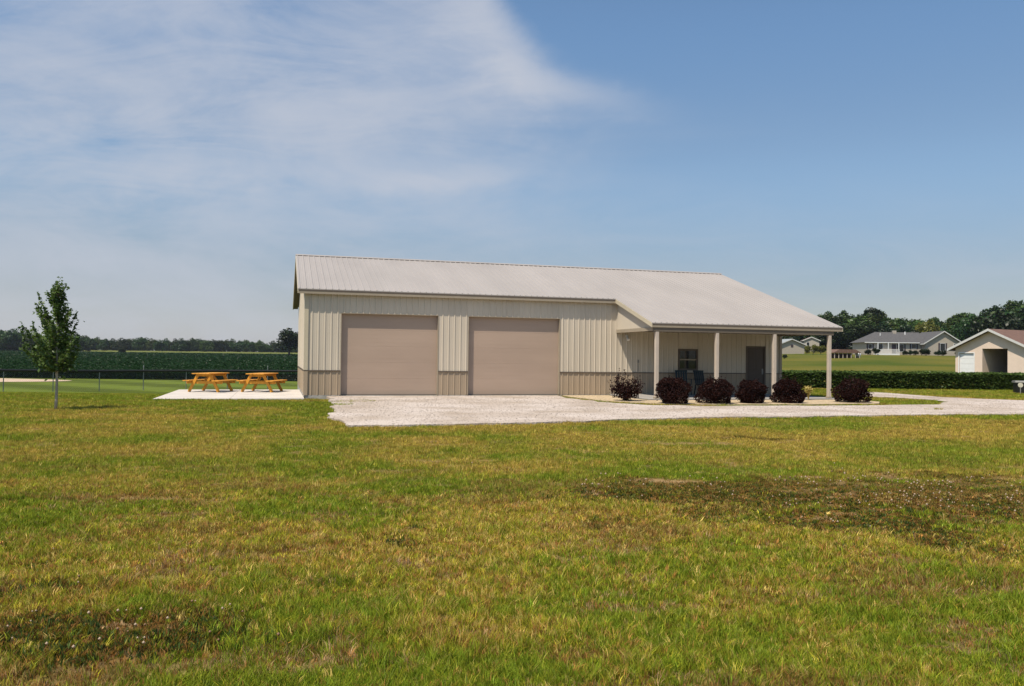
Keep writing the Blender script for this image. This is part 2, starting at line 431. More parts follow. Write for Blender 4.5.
g = np_mesh('ground', np.stack([X, Y, Z], 1), loops, np.arange(len(i))*4, np.full(len(i), 4), M['ground'], col)
g.data.polygons.foreach_set('use_smooth', [True]*len(g.data.polygons))
struct(g)

struct(sheet('gravel_driveway', gravel_out, .028, M['gravel']).build('gravel_driveway', M['gravel']))
struct(sheet('mulch_bed', mulch_out, .034, M['mulch']).build('mulch_bed', M['mulch']))
pm = MB()
for a_, b_ in ((-4.93, -2.5), (-2.49, -.03)):                        # poured in four bays with joints
    for c0, d0 in ((.8, -2.85), (-2.86, -6.5)):
        pts = [W(a_, c0), W(b_, c0), W(b_, d0), W(a_, d0)]
        pm.prism(pts, 'z', -.45, -.025)
struct(pm.build('patio', M['concrete']))
# infield dirt beyond the fence
da = np.linspace(0, 2*PI, 60, endpoint=False)
do = [(-47+11.0*math.cos(a)*(1+.05*math.sin(3*a)), 65+4.6*math.sin(a)*(1+.05*math.cos(4*a))) for a in da]
dm = MB(); dm.add([(x, y, float(terrain(x, y))+.03) for x, y in do]+[(-47, 65, float(terrain(-47, 65))+.035)], [(k, (k+1) % 60, 60) for k in range(60)])
struct(dm.build('infield_dirt', M['dirt']))

# ------------------------------------------------------------------ lawn grass: real blades
def blades(nt_, ylo, yhi, two, wfac, seed, per):
    rng = np.random.default_rng(seed)
    u = rng.random(nt_); e = .15
    y = (ylo**e + u*(yhi**e-ylo**e))**(1/e)
    x = (rng.random(nt_)*2-1)*(.70*y+1.2)
    keep = rng.random(nt_) < .25+1.1*vnoise(x, y, .22, 80, 2)
    x = x[keep]; y = y[keep]
    cl, ba, dr = lawn(x, y)
    dr = np.clip(dr + rng.normal(0, .16, len(x)), 0, 1)
    ok = rng.random(len(x)) > ba*.62
    ok &= rng.random(len(x)) > cl*.3
    x, y, cl, ba, dr = x[ok], y[ok], cl[ok], ba[ok], dr[ok]
    n = len(x)
    h = (.034+.032*rng.random(n)**1.6)*(.40+1.2*vnoise(x, y, .33, 95, 3))*(1-.40*cl)*(1-.4*ba)*(1+.12*smooth(10, 25, y))
    tall = g2(x, y, -.7, 4.45, .5, .25)+.7*g2(x, y, -.35, 4.1, .5, .2); h *= 1+.45*tall
    tone = np.exp(rng.normal(0, .27, n)); lx, ly = rng.normal(0, .35, n), rng.normal(0, .35, n)
    r = rng.random(n)
    isd = r < (.06+.86*dr)*(1-.35*cl)
    mixg = np.clip(rng.random(n)*.55+.35*(dr-.3), 0, 1)[:, None]
    cg = GREEN*(1-mixg) + YGREEN*mixg
    rr = rng.random(n)[:, None]
    cd = np.where(rr < .30, RUST, np.where(rr < .72, YGREEN, STRAW))
    c = np.where(isd[:, None], cd, cg)
    cc = np.where(rng.random(n)[:, None] < .34, RUST*.52, np.where(rng.random(n)[:, None] < .35, YGREEN*.42, CLOV*1.4))
    c = np.where((rng.random(n) < cl*.9)[:, None], cc, c)
    c = np.where((rng.random(n) < ba*.8)[:, None], np.where(rng.random(n)[:, None] < .5, SOIL*1.2, RUST*.75), c)
    brn = smooth(.53, .70, vnoise(x, y*1.6, 1.15, 140, 4))*(1-.5*smooth(12, 20, y))
    c = np.where((rng.random(n) < brn*.55)[:, None], np.where(rng.random(n)[:, None] < .5, RUST*.62, STRAW*.55), c)
    far_ = (smooth(6, 15, y)*.62)[:, None]; dm = np.clip(dr, 0, 1)[:, None]
    mean_ = (GREEN*.75+YGREEN*.25)*(1-dm) + (RUST*.28+YGREEN*.47+STRAW*.25)*dm
    c = c*(1-far_) + mean_*(1-.25*cl[:, None])*far_*np.where(cl > .4, .5, 1.)[:, None]
    tone = tone**(1-.5*far_[:, 0])
    c = c*tone[:, None]
    rep_ = lambda a: np.repeat(a, per, 0)
    sp = .013*(y/5)**.6
    x, y, cl, h, c, lx, ly, sp = map(rep_, (x, y, cl, h, c, lx, ly, sp))
    n = len(x)
    x = x+rng.normal(0, 1, n)*sp; y = y+rng.normal(0, 1, n)*sp
    gi = in_poly(x, y, gravel_out)
    ok = ~in_poly(x, y, patio_out) & ~in_poly(x, y, shed_out) & ~in_poly(x, y, slab_out) & ~in_poly(x, y, mulch_out)
    ug, vg = (x-CX)*cyw+(y-CY)*syw, (x-CX)*syw-(y-CY)*cyw
    weedy = np.maximum(g2(ug, vg, 1.3, 3.2, 1.1, 1.0), .8*g2(ug, vg, .9, 5.2, .5, .8)) + .7*g2(ug, vg, 18.9, 9.2, .9, .25) + (vnoise(x, y, .5, 90, 3)-.5)*.9
    ok &= (~gi) | (weedy > .52)
    x, y, cl, h, c, lx, ly, gi = x[ok], y[ok], cl[ok], h[ok], c[ok], lx[ok], ly[ok], gi[ok]
    n = len(x)
    z = terrain(x, y) + (vnoise(x, y, 1.1, 7, 3)-.5)*.05*(1-smooth(13, 17, y)) - .004 + np.where(gi, .028, 0)
    h = h*(.55+.65*rng.random(n))
    w = wfac*(y/5.0)**.75*(.6+.7*rng.random(n))*(1+.9*cl)
    an = rng.random(n)*2*PI
    la = rng.random(n)*2*PI; ln = h*.55*rng.random(n)
    c = c*np.exp(rng.normal(0, .16, n))[:, None]
    dx, dy = np.cos(an)*w/2, np.sin(an)*w/2
    ex, ey = np.cos(la)*ln+lx*h, np.sin(la)*ln+ly*h
    B0 = np.stack([x-dx, y-dy, z], 1); B1 = np.stack([x+dx, y+dy, z], 1)
    T = np.stack([x+ex, y+ey, z+h], 1)
    if two:
        mx_, my_, mz = x+ex*.32, y+ey*.32, z+h*.62
        M0 = np.stack([mx_-dx*.8, my_-dy*.8, mz], 1); M1 = np.stack([mx_+dx*.8, my_+dy*.8, mz], 1)
        V = np.stack([B0, B1, M1, M0, T], 1).reshape(-1, 3); b = np.arange(n)*5
        L = np.stack([b, b+1, b+2, b+3, b+3, b+2, b+4], 1).ravel()
        st = np.stack([np.arange(n)*7, np.arange(n)*7+4], 1).ravel(); tt = np.tile([4, 3], n)
        return V, L, st, tt, np.repeat(c, 5, 0)
    V = np.stack([B0, B1, T], 1).reshape(-1, 3)
    return V, np.arange(3*n), np.arange(n)*3, np.full(n, 3), np.repeat(c, 3, 0)

V1 = blades(200000, 3.0, 9.5, True, .0041, 1, 7)
V2 = blades(270000, 9.2, 46, False, .0046, 2, 6)
o1, l1 = len(V1[0]), len(V1[1])
gr = np_mesh('lawn_grass', np.concatenate([V1[0], V2[0]]), np.concatenate([V1[1], V2[1]+o1]), np.concatenate([V1[2], V2[2]+l1]), np.concatenate([V1[3], V2[3]]), M['blade'], np.concatenate([V1[4], V2[4]]))
tag(gr, 'mown lawn grass with green, straw and rusty dry patches across the foreground', 'grass', kind='stuff')

# clover flower heads: small pale balls on the clover patches
cx_ = R.uniform(-5, 12, 90000); cy_ = R.uniform(3.2, 12, 90000)
c_l, _, _ = lawn(cx_, cy_)
dens = c_l*(.03+.30*smooth(2.0, 5.5, cx_)*(vnoise(cx_, cy_, .7, 33, 2)) + .14*g2(cx_, cy_, -1.2, 4.35, .5, .35)*8)
dens = dens*smooth(.42, .6, vnoise(cx_, cy_, .5, 35, 2))
k = (R.random(len(cx_)) < dens*.75) & (np.abs(cx_) < .7*cy_+.6)
fx, fy = cx_[k], cy_[k]; nf = len(fx)
fz = terrain(fx, fy)+(vnoise(fx, fy, 1.1, 7, 3)-.5)*.05+.055+.035*R.random(nf)
oct_v = np.array([(1, 0, 0), (-1, 0, 0), (0, 1, 0), (0, -1, 0), (0, 0, 1), (0, 0, -1)], float)
oct_f = np.array([(0, 2, 4), (2, 1, 4), (1, 3, 4), (3, 0, 4), (2, 0, 5), (1, 2, 5), (3, 1, 5), (0, 3, 5)])
rad = (.006+.005*R.random(nf))*(1+.35*smooth(6, 10, fy))
FV = (np.stack([fx, fy, fz], 1)[:, None, :] + oct_v[None]*rad[:, None, None]).reshape(-1, 3)
FL = (oct_f[None]+(np.arange(nf)*6)[:, None, None]).reshape(-1)
fc = np.where(R.random(nf)[:, None] < .3, np.array([.36, .22, .13]), np.array([.62, .47, .33]))
fo = np_mesh('clover_flowers', FV, FL, np.arange(nf*8)*3, np.full(nf*8, 3), M['blade'], np.repeat(fc, 6, 0))
tag(fo, 'small white clover blossoms dotting the dark clover patches of the lawn', 'flowers', kind='stuff')

# loose stones on the gravel
sx = R.uniform(-7, 30, 60000); sy = R.uniform(16, 42, 60000)
k = in_poly(sx, sy, gravel_out); sx, sy = sx[k], sy[k]; ns = len(sx)
sr = .006+.012*R.random(ns)**2
SV = (np.stack([sx, sy, np.full(ns, .03)], 1)[:, None, :] + oct_v[None]*(sr[:, None]*np.stack([.8+.6*R.random(ns), .8+.6*R.random(ns), .6+.3*R.random(ns)], 1))[:, None, :]).reshape(-1, 3)
SL = (oct_f[None]+(np.arange(ns)*6)[:, None, None]).reshape(-1)
sc_ = np.array([.55, .47, .40])*(.78+.34*R.random(ns))[:, None]
so = np_mesh('gravel_stones', SV, SL, np.arange(ns*8)*3, np.full(ns*8, 3), M['blade'], np.repeat(sc_, 6, 0))
tag(so, 'loose pale limestone pieces lying on the gravel driveway', 'gravel', kind='stuff')

# ------------------------------------------------------------------ soybean fields
def crop(name, P0, size, base, label, rngseed):
    rng = np.random.default_rng(rngseed)
    V = leaf_cloud(P0, size, .8, .75, rng); n = len(P0)
    L, st, tt = quads_arrays(n)
    c = base*(.55+.75*rng.random(n))[:, None]
    o = np_mesh(name, V, L, st, tt, M['crop'], np.repeat(c, 4, 0))
    return tag(o, label, 'crop', kind='stuff')
rng = np.random.default_rng(77)
# right field: front edge about y=44..45, back edge about y=76
n = 60000
yy = 43.9 + (rng.random(n)**1.2)*7.5; xx = rng.uniform(.30, .72, n)*yy
edge = 43.75 + (xx-14.7)*.085*(xx < 30) + 1.3*(xx >= 30)
yy = np.maximum(yy, edge+rng.random(n)*.5)
row = np.abs(((yy-edge)/.76) % 1-.5)
hh = (.84+.10*vnoise(xx, yy, .8, 12, 2))*(1-.35*row)
zz = terrain(xx, yy) + hh*(1-.35*rng.random(n)**2)
nf2 = 26000                                                         # the leafy side that faces the road
xf = rng.uniform(12, 34, nf2); ef = 43.75 + (xf-14.7)*.085*(xf < 30) + 1.3*(xf >= 30)
yf = ef+np.abs(rng.normal(0, .22, nf2)); hf = .84+.10*vnoise(xf, yf, .8, 12, 2)
zf = terrain(xf, yf)+hf*rng.random(nf2)**.7
P0 = np.concatenate([np.stack([xx, yy, zz], 1), np.stack([xf, yf, zf], 1)])
crop('soybean_field', P0, (.055+.05*rng.random(len(P0)))*(P0[:, 1]/45)**.6, np.array([.085, .135, .030]), 'dark green soybean rows behind the driveway in front of the pale garage', 5)
# left field beyond the ball diamond
n = 230000
yy = 71.5*(420/71.5)**(rng.random(n)**1.15); xx = rng.uniform(-.70, -.18, n)*yy
row = np.abs((yy/.9) % 1-.5)
zz = terrain(xx, yy) + (.66+.16*vnoise(xx, yy, 3, 14, 3))*(1-.35*row) - .2*rng.random(n)**2
nf2 = 26000
xf = rng.uniform(-52, -12, nf2); yf = 71.3+np.abs(rng.normal(0, .25, nf2)); zf = terrain(xf, yf)+.68*rng.random(nf2)**.8
P0 = np.concatenate([np.stack([xx, yy, zz], 1), np.stack([xf, yf, zf], 1)])
crop('bean_field', P0, (.07+.05*rng.random(len(P0)))*(P0[:, 1]/72)**.95, np.array([.014, .042, .0115]), 'wide dark green bean field between the ball diamond and the far trees', 6)
# soil under the crop, shaded by its own leaves
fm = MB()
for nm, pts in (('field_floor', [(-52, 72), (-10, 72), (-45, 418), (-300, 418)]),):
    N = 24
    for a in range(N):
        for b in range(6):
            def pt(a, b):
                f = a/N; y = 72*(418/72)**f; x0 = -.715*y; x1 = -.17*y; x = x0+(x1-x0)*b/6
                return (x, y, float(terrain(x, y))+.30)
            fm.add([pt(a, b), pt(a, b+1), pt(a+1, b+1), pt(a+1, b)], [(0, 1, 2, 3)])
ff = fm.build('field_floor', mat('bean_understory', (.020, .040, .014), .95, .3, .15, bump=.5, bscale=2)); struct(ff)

# ------------------------------------------------------------------ the metal shed
shed = empty('metal_building', (CX, CY, 0), YAW, 'long cream metal shed with two taupe garage doors and a post porch', 'building')
# local: x along the front, y into the building (y = -v), z up
PITCHR = .3228; OV = .186; HE = 3.889; D = 5.61; HW = .936
UL, UR, US, UW, PE = -.286, 20.08, 11.99, 19.71, -3.479
def zr(y): return HE + (y+OV)*PITCHR if y <= D else HE + (2*D-y+OV)*PITCHR
RIB = .2286
def profile(s0, s1, hr=.02, extra=()):
    pts = []
    k = math.ceil((s0-.04)/RIB)
    pts.append((s0, 0))
    while k*RIB < s1+.04:
        c = k*RIB
        for d, h in ((-.032, 0), (-.016, hr), (.016, hr), (.032, 0)):
            if s0+.002 < c+d < s1-.002: pts.append((c+d, h))
        # two shallow stiffeners between ribs
        for d in (RIB/3, 2*RIB/3):
            for e, h in ((-.012, 0), (0, .005), (.012, 0)):
                if s0+.002 < c+d+e < s1-.002: pts.append((c+d+e, h))
        k += 1
    for e in extra:
        if s0 < e < s1: pts.append((e, 0))
    pts.append((s1, 0))
    pts.sort()
    return pts
def rib_wall(mb, org, dr, outn, s0, s1, zb, zt, th=.09, extra=()):
    """vertical ribbed sheet; dr and outn are 2-D unit vectors in plan, zt a number or function of s"""
    f = zt if callable(zt) else (lambda s: zt)
    P_ = profile(s0, s1, extra=extra); vs = []; fs = []
    for s, h in P_:
        x = org[0]+dr[0]*s; y = org[1]+dr[1]*s
        fx_, fy_ = x+outn[0]*h, y+outn[1]*h; bx, by = x-outn[0]*th, y-outn[1]*th
        vs += [(fx_, fy_, zb), (fx_, fy_, f(s)), (bx, by, zb), (bx, by, f(s))]
    for i in range(len(P_)-1):
        a = i*4; b = a+4
        fs += [(a, b, b+1, a+1), (b+2, a+2, a+3, b+3), (a+1, b+1, b+3, a+3), (a, a+2, b+2, b)]
    e = (len(P_)-1)*4
    fs += [(0, 1, 3, 2), (e, e+2, e+3, e+1)]
    mb.add(vs, fs)
DH = 3.054
D1, D2, D3, D4 = 1.251, 4.866, 6.009, 9.716
WX0, WX1, WZ0, WZ1 = 14.86, 15.76, 1.05, 1.93       # porch window
EX0, EX1, EZ = 18.03, 18.97, 2.09                   # entry door
FR = ((0, 0), (1, 0), (0, -1))
TOPF = HE-.075
w = MB()
ZB = HW+.02
for s0, s1, zb, zt in [(.0, D1, ZB, TOPF), (D1, D2, DH, TOPF), (D2, D3, ZB, TOPF), (D3, D4, DH, TOPF), (D4, WX0, ZB, TOPF), (WX0, WX1, WZ1, TOPF), (WX0, WX1, ZB, WZ0), (WX1, EX0, ZB, TOPF), (EX0, EX1, EZ, TOPF), (EX1, UW, ZB, TOPF)]:
    rib_wall(w, *FR, s0, s1, zb, zt)
w.build('wall', M['siding'], shed)
wg = MB()
rib_wall(wg, (0, .1), (0, 1), (-1, 0), 0, 2*D-.1, ZB, lambda s: zr(s+.1)-.06, extra=(D-.1,))
wg.build('wall', M['siding'], shed)
wg = MB()
rib_wall(wg, (UW, .1), (0, 1), (1, 0), 0, 2*D-.1, .05, lambda s: zr(s+.1)-.06, extra=(D-.1,))
wg.build('wall', M['siding'], shed)
wg = MB(); rib_wall(wg, (.1, 2*D), (1, 0), (0, 1), 0, UW-.2, .05, HE-.075); wg.build('wall', M['siding'], shed)
for s0, s1 in ((.0, D1), (D2, D3), (D4, EX0), (EX1, UW)):
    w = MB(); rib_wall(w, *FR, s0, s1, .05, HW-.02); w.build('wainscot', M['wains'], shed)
w = MB(); rib_wall(w, (0, .1), (0, 1), (-1, 0), 0, 2*D-.1, .05, HW-.02); w.build('wainscot', M['wains'], shed)
for s0, s1 in ((-.03, D1), (D2, D3), (D4, EX0), (EX1, UW)):
    w = MB(); w.box(s0, s1, -.036, .06, HW-.019, HW+.019); w.build('wainscot_trim', M['brown_trim'], shed)
w = MB(); w.box(-.036, .06, .062, 2*D, HW-.019, HW+.019); w.build('wainscot_trim', M['brown_trim'], shed)
# corner trims
w = MB(); w.box(-.045, .10, -.042, .02, HW+.02, TOPF-.002); w.box(-.045, .02, .022, .14, HW+.02, TOPF-.002); w.build('corner_trim', M['rake'], shed)
w = MB(); w.box(-.045, .10, -.042, .02, .05, HW-.022); w.box(-.045, .02, .022, .14, .05, HW-.022); w.build('corner_trim', M['wains'], shed)
w = MB(); w.box(UW-.08, UW+.045, -.042, .02, HW+.02, TOPF-.002); w.build('corner_trim', M['trim'], shed)
w = MB(); w.box(UW-.08, UW+.045, -.042, .02, .05, HW-.022); w.build('corner_trim', M['wains'], shed)
# foundation
for b_ in ((.03, D1-.03, -.015, .12), (D2+.03, D3-.03, -.015, .12), (D4+.03, 11.85, -.015, .12), (-.012, .1, .125, 2*D), (UW-.1, UW+.012, .125, 2*D), (D1, D2, .121, .5), (D3, D4, .121, .5)):
    w = MB(); w.box(*b_, -.3, .046); w.build('foundation', M['foundation'], shed)
# garage doors: recessed sectional doors with jamb trim
REC = .14
for a, b in ((D1, D2), (D3, D4)):
    d = MB(); sec = (DH-.02)/5
    for k in range(5):
        z0, z1 = .06+k*(DH-.07)/5, .06+(k+1)*(DH-.07)/5
        d.box(a+.022, b-.022, REC, REC+.05, z0+.0008, z1-.0008, bev=.002)
        for q_ in range(1, 4):
            zz_ = z0+(z1-z0)*q_/4; d.box(a+.09, b-.09, REC-.001, REC+.01, zz_-.012, zz_+.012)
    dd = d.build('garage_door', M['gdoor'], shed)
    j = MB(); j.box(a, a+.022, -.02, REC+.06, .052, DH); j.box(b-.022, b, -.02, REC+.06, .052, DH); j.box(a+.022, b-.022, -.02, REC+.06, DH-.022, DH)
    j.build('door_frame', M['trim'], dd)
    hb = MB(); hb.box(a+.024, b-.024, REC-.012, REC+.045, .050, .0605); hb.build('weather_strip', M['black'], dd)
# entry door
d = MB(); d.box(EX0+.06, EX1-.06, .02, .065, .07, EZ-.06, bev=.004)
for (za, zb_) in ((.2, .95), (1.1, 1.9)):
    for xa, xb in ((EX0+.15, EX0+.44), (EX0+.50, EX1-.15)):
        d.box(xa, xb, .014, .03, za, zb_, bev=.005)
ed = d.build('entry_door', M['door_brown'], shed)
f = MB(); f.box(EX0, EX0+.058, -.03, .08, .065, EZ); f.box(EX1-.058, EX1, -.03, .08, .065, EZ); f.box(EX0+.058, EX1-.058, -.03, .08, EZ-.058, EZ); f.build('door_frame', M['brown_trim'], ed)
f = MB(); f.tube([(EX1-.13, .02, 1.0), (EX1-.13, -.05, 1.0), (EX1-.24, -.055, 1.0)], [.014, .014, .012], 8); f.box(EX1-.165, EX1-.095, .008, .022, .9, 1.14); f.build('handle', M['metal'], ed)
# window
f = MB(); t = .07
f.box(WX0, WX0+t, -.035, .08, WZ0, WZ1); f.box(WX1-t, WX1, -.035, .08, WZ0, WZ1); f.box(WX0+t, WX1-t, -.035, .08, WZ1-t, WZ1); f.box(WX0+t, WX1-t, -.035, .08, WZ0, WZ0+t)
wd = f.build('window', M['brown_trim'], shed)
f = MB(); f.box(WX0+t, WX1-t, -.012, .05, (WZ0+WZ1)/2-.025, (WZ0+WZ1)/2+.025); f.build('sash', M['trim'], wd)
f = MB(); f.box(WX0+t+.001, WX1-t-.001, .02, .03, WZ0+t+.001, (WZ0+WZ1)/2-.026); f.box(WX0+t+.001, WX1-t-.001, .008, .018, (WZ0+WZ1)/2+.026, WZ1-t-.001); f.build('pane', M['glass'], wd)
# roof sheets
def roof_sheet(x0, x1, ye, yr, s=1):
    mb = MB(); P_ = profile(x0, x1, .022); vs = []; fs = []; th = .03
    for x, h in P_:
        vs += [(x, ye, zr(ye)+h), (x, yr, zr(yr)+h), (x, ye, zr(ye)-th), (x, yr, zr(yr)-th)]
    for i in range(len(P_)-1):
        a = i*4; b = a+4
        fs += [(a, b, b+1, a+1), (b+2, a+2, a+3, b+3), (a, a+2, b+2, b), (a+1, b+1, b+3, a+3)]
    e = (len(P_)-1)*4; fs += [(0, 1, 3, 2), (e, e+2, e+3, e+1)]
    mb.add(vs, fs); return mb
rf = MB()
for args in ((UL, US, -OV-.03, D), (US, UR, PE-.03, D), (UL, UR, 2*D+OV+.03, D)):
    m_ = roof_sheet(*args); rf.add(m_.v, m_.f)
roof = rf.build('roof', M['roofing'], shed)
rc = MB(); zp = zr(D)
rc.prism([(D-.17, zp-.17*PITCHR+.026), (D, zp+.03), (D+.17, zp-.17*PITCHR+.026), (D+.17, zp-.17*PITCHR+.034), (D, zp+.042), (D-.17, zp-.17*PITCHR+.034)], 'x', UL-.01, UR+.01)
rc.build('ridge_cap', M['roofing'], roof)
# dark strips under the rib ends, the eave's shadow line put in as colour
cs = MB(); cs.box(UL+.02, US-.01, -OV-.027, -OV+.02, zr(-OV)-.088, zr(-OV)-.042); cs.build('eave_shade_strip', M['brown_trim'], roof)
cs = MB(); cs.box(US+.03, UR-.022, PE-.027, PE+.02, zr(PE)-.088, zr(PE)-.042)
cs.build('eave_shade_strip', M['brown_trim'], roof)
# fascias
f = MB(); ze = zr(-OV)
f.box(UL+.03, US-.002, -OV-.02, -OV+.02, ze-.185, ze-.09); f.build('fascia', M['trim'], shed)
f = MB(); zpo = zr(PE)
f.box(US+.03, UR-.03, PE-.02, PE+.02, zpo-.175, zpo-.09); f.build('fascia', M['trim'], shed)
# rake boards and soffits
def rake(x0, x1, ya, yb, m, drop0=.012, drop1=.17):
    f = MB(); pl = [(ya, zr(ya)-drop0), (yb, zr(yb)-drop0), (yb, zr(yb)-drop1), (ya, zr(ya)-drop1)]
    f.prism(pl, 'x', x0, x1); f.build('rake_trim', m, shed)
rake(UL-.012, UL+.02, -OV-.02, D, M['rake']); rake(UL-.012, UL+.02, D+.001, 2*D+OV+.02, M['rake'])
rake(UR-.02, UR+.012, PE-.02, D, M['rake']); rake(UR-.02, UR+.012, D+.001, 2*D+OV+.02, M['rake'])
rake(US-.016, US+.018, PE-.02, -OV-.021, M['rake'])
def soffit(pl, x0, x1):
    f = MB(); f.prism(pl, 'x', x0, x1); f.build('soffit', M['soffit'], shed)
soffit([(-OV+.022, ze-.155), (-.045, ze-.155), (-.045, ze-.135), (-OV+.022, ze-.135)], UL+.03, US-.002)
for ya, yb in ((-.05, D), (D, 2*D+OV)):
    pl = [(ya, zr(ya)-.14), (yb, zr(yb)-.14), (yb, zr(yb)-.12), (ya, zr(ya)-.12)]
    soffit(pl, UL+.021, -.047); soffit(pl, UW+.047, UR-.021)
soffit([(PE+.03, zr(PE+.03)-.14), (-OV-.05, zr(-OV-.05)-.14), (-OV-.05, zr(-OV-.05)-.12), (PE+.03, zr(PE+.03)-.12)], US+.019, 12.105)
# porch: infill gable, beams, ceiling, posts, slab
f = MB(); ua = 12.13
f.prism([(-3.40, 2.66), (-.03, 2.66), (-.03, zr(-.03)-.16), (-3.40, zr(-3.40)-.145)], 'x', ua, ua+.08); f.build('infill_panel', M['siding'], shed)
f = MB(); f.prism([(-3.40, 2.66), (-.03, 2.66), (-.03, zr(-.03)-.16), (-3.40, zr(-3.40)-.145)], 'x', 19.60, 19.68); f.build('infill_panel', M['siding'], shed)
f = MB(); f.box(12.09, 12.23, -3.33, -.03, 2.53, 2.657); f.build('beam', M['trim'], shed)
f = MB(); f.box(19.56, 19.70, -3.33, -.03, 2.53, 2.657); f.build('beam', M['trim'], shed)
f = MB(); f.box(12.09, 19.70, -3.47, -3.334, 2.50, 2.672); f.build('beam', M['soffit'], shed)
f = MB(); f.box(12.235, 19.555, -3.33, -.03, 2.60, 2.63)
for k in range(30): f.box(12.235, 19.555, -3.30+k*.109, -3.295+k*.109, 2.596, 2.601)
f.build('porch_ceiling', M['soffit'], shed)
for k in range(4):
    u = 12.225+2.438*k
    f = MB(); f.box(u-.064, u+.064, -3.468, -3.340, .12, 2.498, bev=.008)
    po = f.build('post', M['post'], shed)
    f = MB(); f.box(u-.085, u+.085, -3.489, -3.319, .075, .14, bev=.006); f.build('post_base', M['trim'], po)
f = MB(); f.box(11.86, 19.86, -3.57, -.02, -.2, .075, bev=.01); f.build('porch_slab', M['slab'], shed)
# flood light under the soffit and a small outlet box on the wall
f = MB(); f.box(12.50, 12.60, -.06, -.022, 2.36, 2.46, bev=.006); f.tube([(12.55, -.06, 2.40), (12.55, -.13, 2.36)], [.015, .015]); f.tube([(12.55, -.11, 2.40), (12.55, -.15, 2.33), (12.55, -.2, 2.25)], [.025, .05, .065], 12)
f.build('porch_light', M['white'], shed)
f = MB(); f.box(13.03, 13.10, -.055, -.022, 1.34, 1.46, bev=.006); f.tube([(13.065, -.03, 1.34), (13.065, -.03, .98)], [.012, .012]); f.build('outlet_box', M['lidgrey'], shed)

# ------------------------------------------------------------------ picnic tables
def make_table():
    t = empty('picnic_table', (0, 0, 0), 0, 'orange picnic table on the concrete patio, the one farther from the shed', 'picnic table', 'picnic tables on the patio')
    L = .88
    m = MB()
    for k in range(5): m.box(-L, L, -.36+k*.147, -.36+k*.147+.135, .715, .753, bev=.006)
    m.build('tabletop', M['wood'], t)
    for s in (-1, 1):
        m = MB()
        for k in range(2):
            y0 = s*.60+(k*.147-.14)*1; m.box(-L, L, y0, y0+.135, .435, .473, bev=.006)
        m.build('seat', M['wood'], t)
    for ex in (-.58, .58):
        for s in (-1, 1):
            m = MB(); m.beam((ex, s*.62, .0), (ex, s*.24, .715), .04, .11, (0, 1, 0)); m.build('leg', M['wood'], t)
        m = MB(); m.box(ex+.022, ex+.062, -.74, .74, .33, .433); m.build('crossbar', M['wood'], t)
        m = MB(); m.box(ex+.022, ex+.062, -.34, .34, .62, .714); m.build('crossbar', M['wood'], t)
    for sg in (-1, 1):
        m = MB(); m.beam((sg*.56, 0, .40), (sg*.12, 0, .70), .04, .08); m.build('brace', M['wood'], t)
    return t
tb = make_table()
AT = math.radians(84)
tb.location = (-12.12, 32.6, -.025); tb.rotation_euler.z = AT
copy_thing(tb, (-10.20, 33.1, -.025), AT+.05, 1, 'orange picnic table on the concrete patio, the one beside the shed wall')

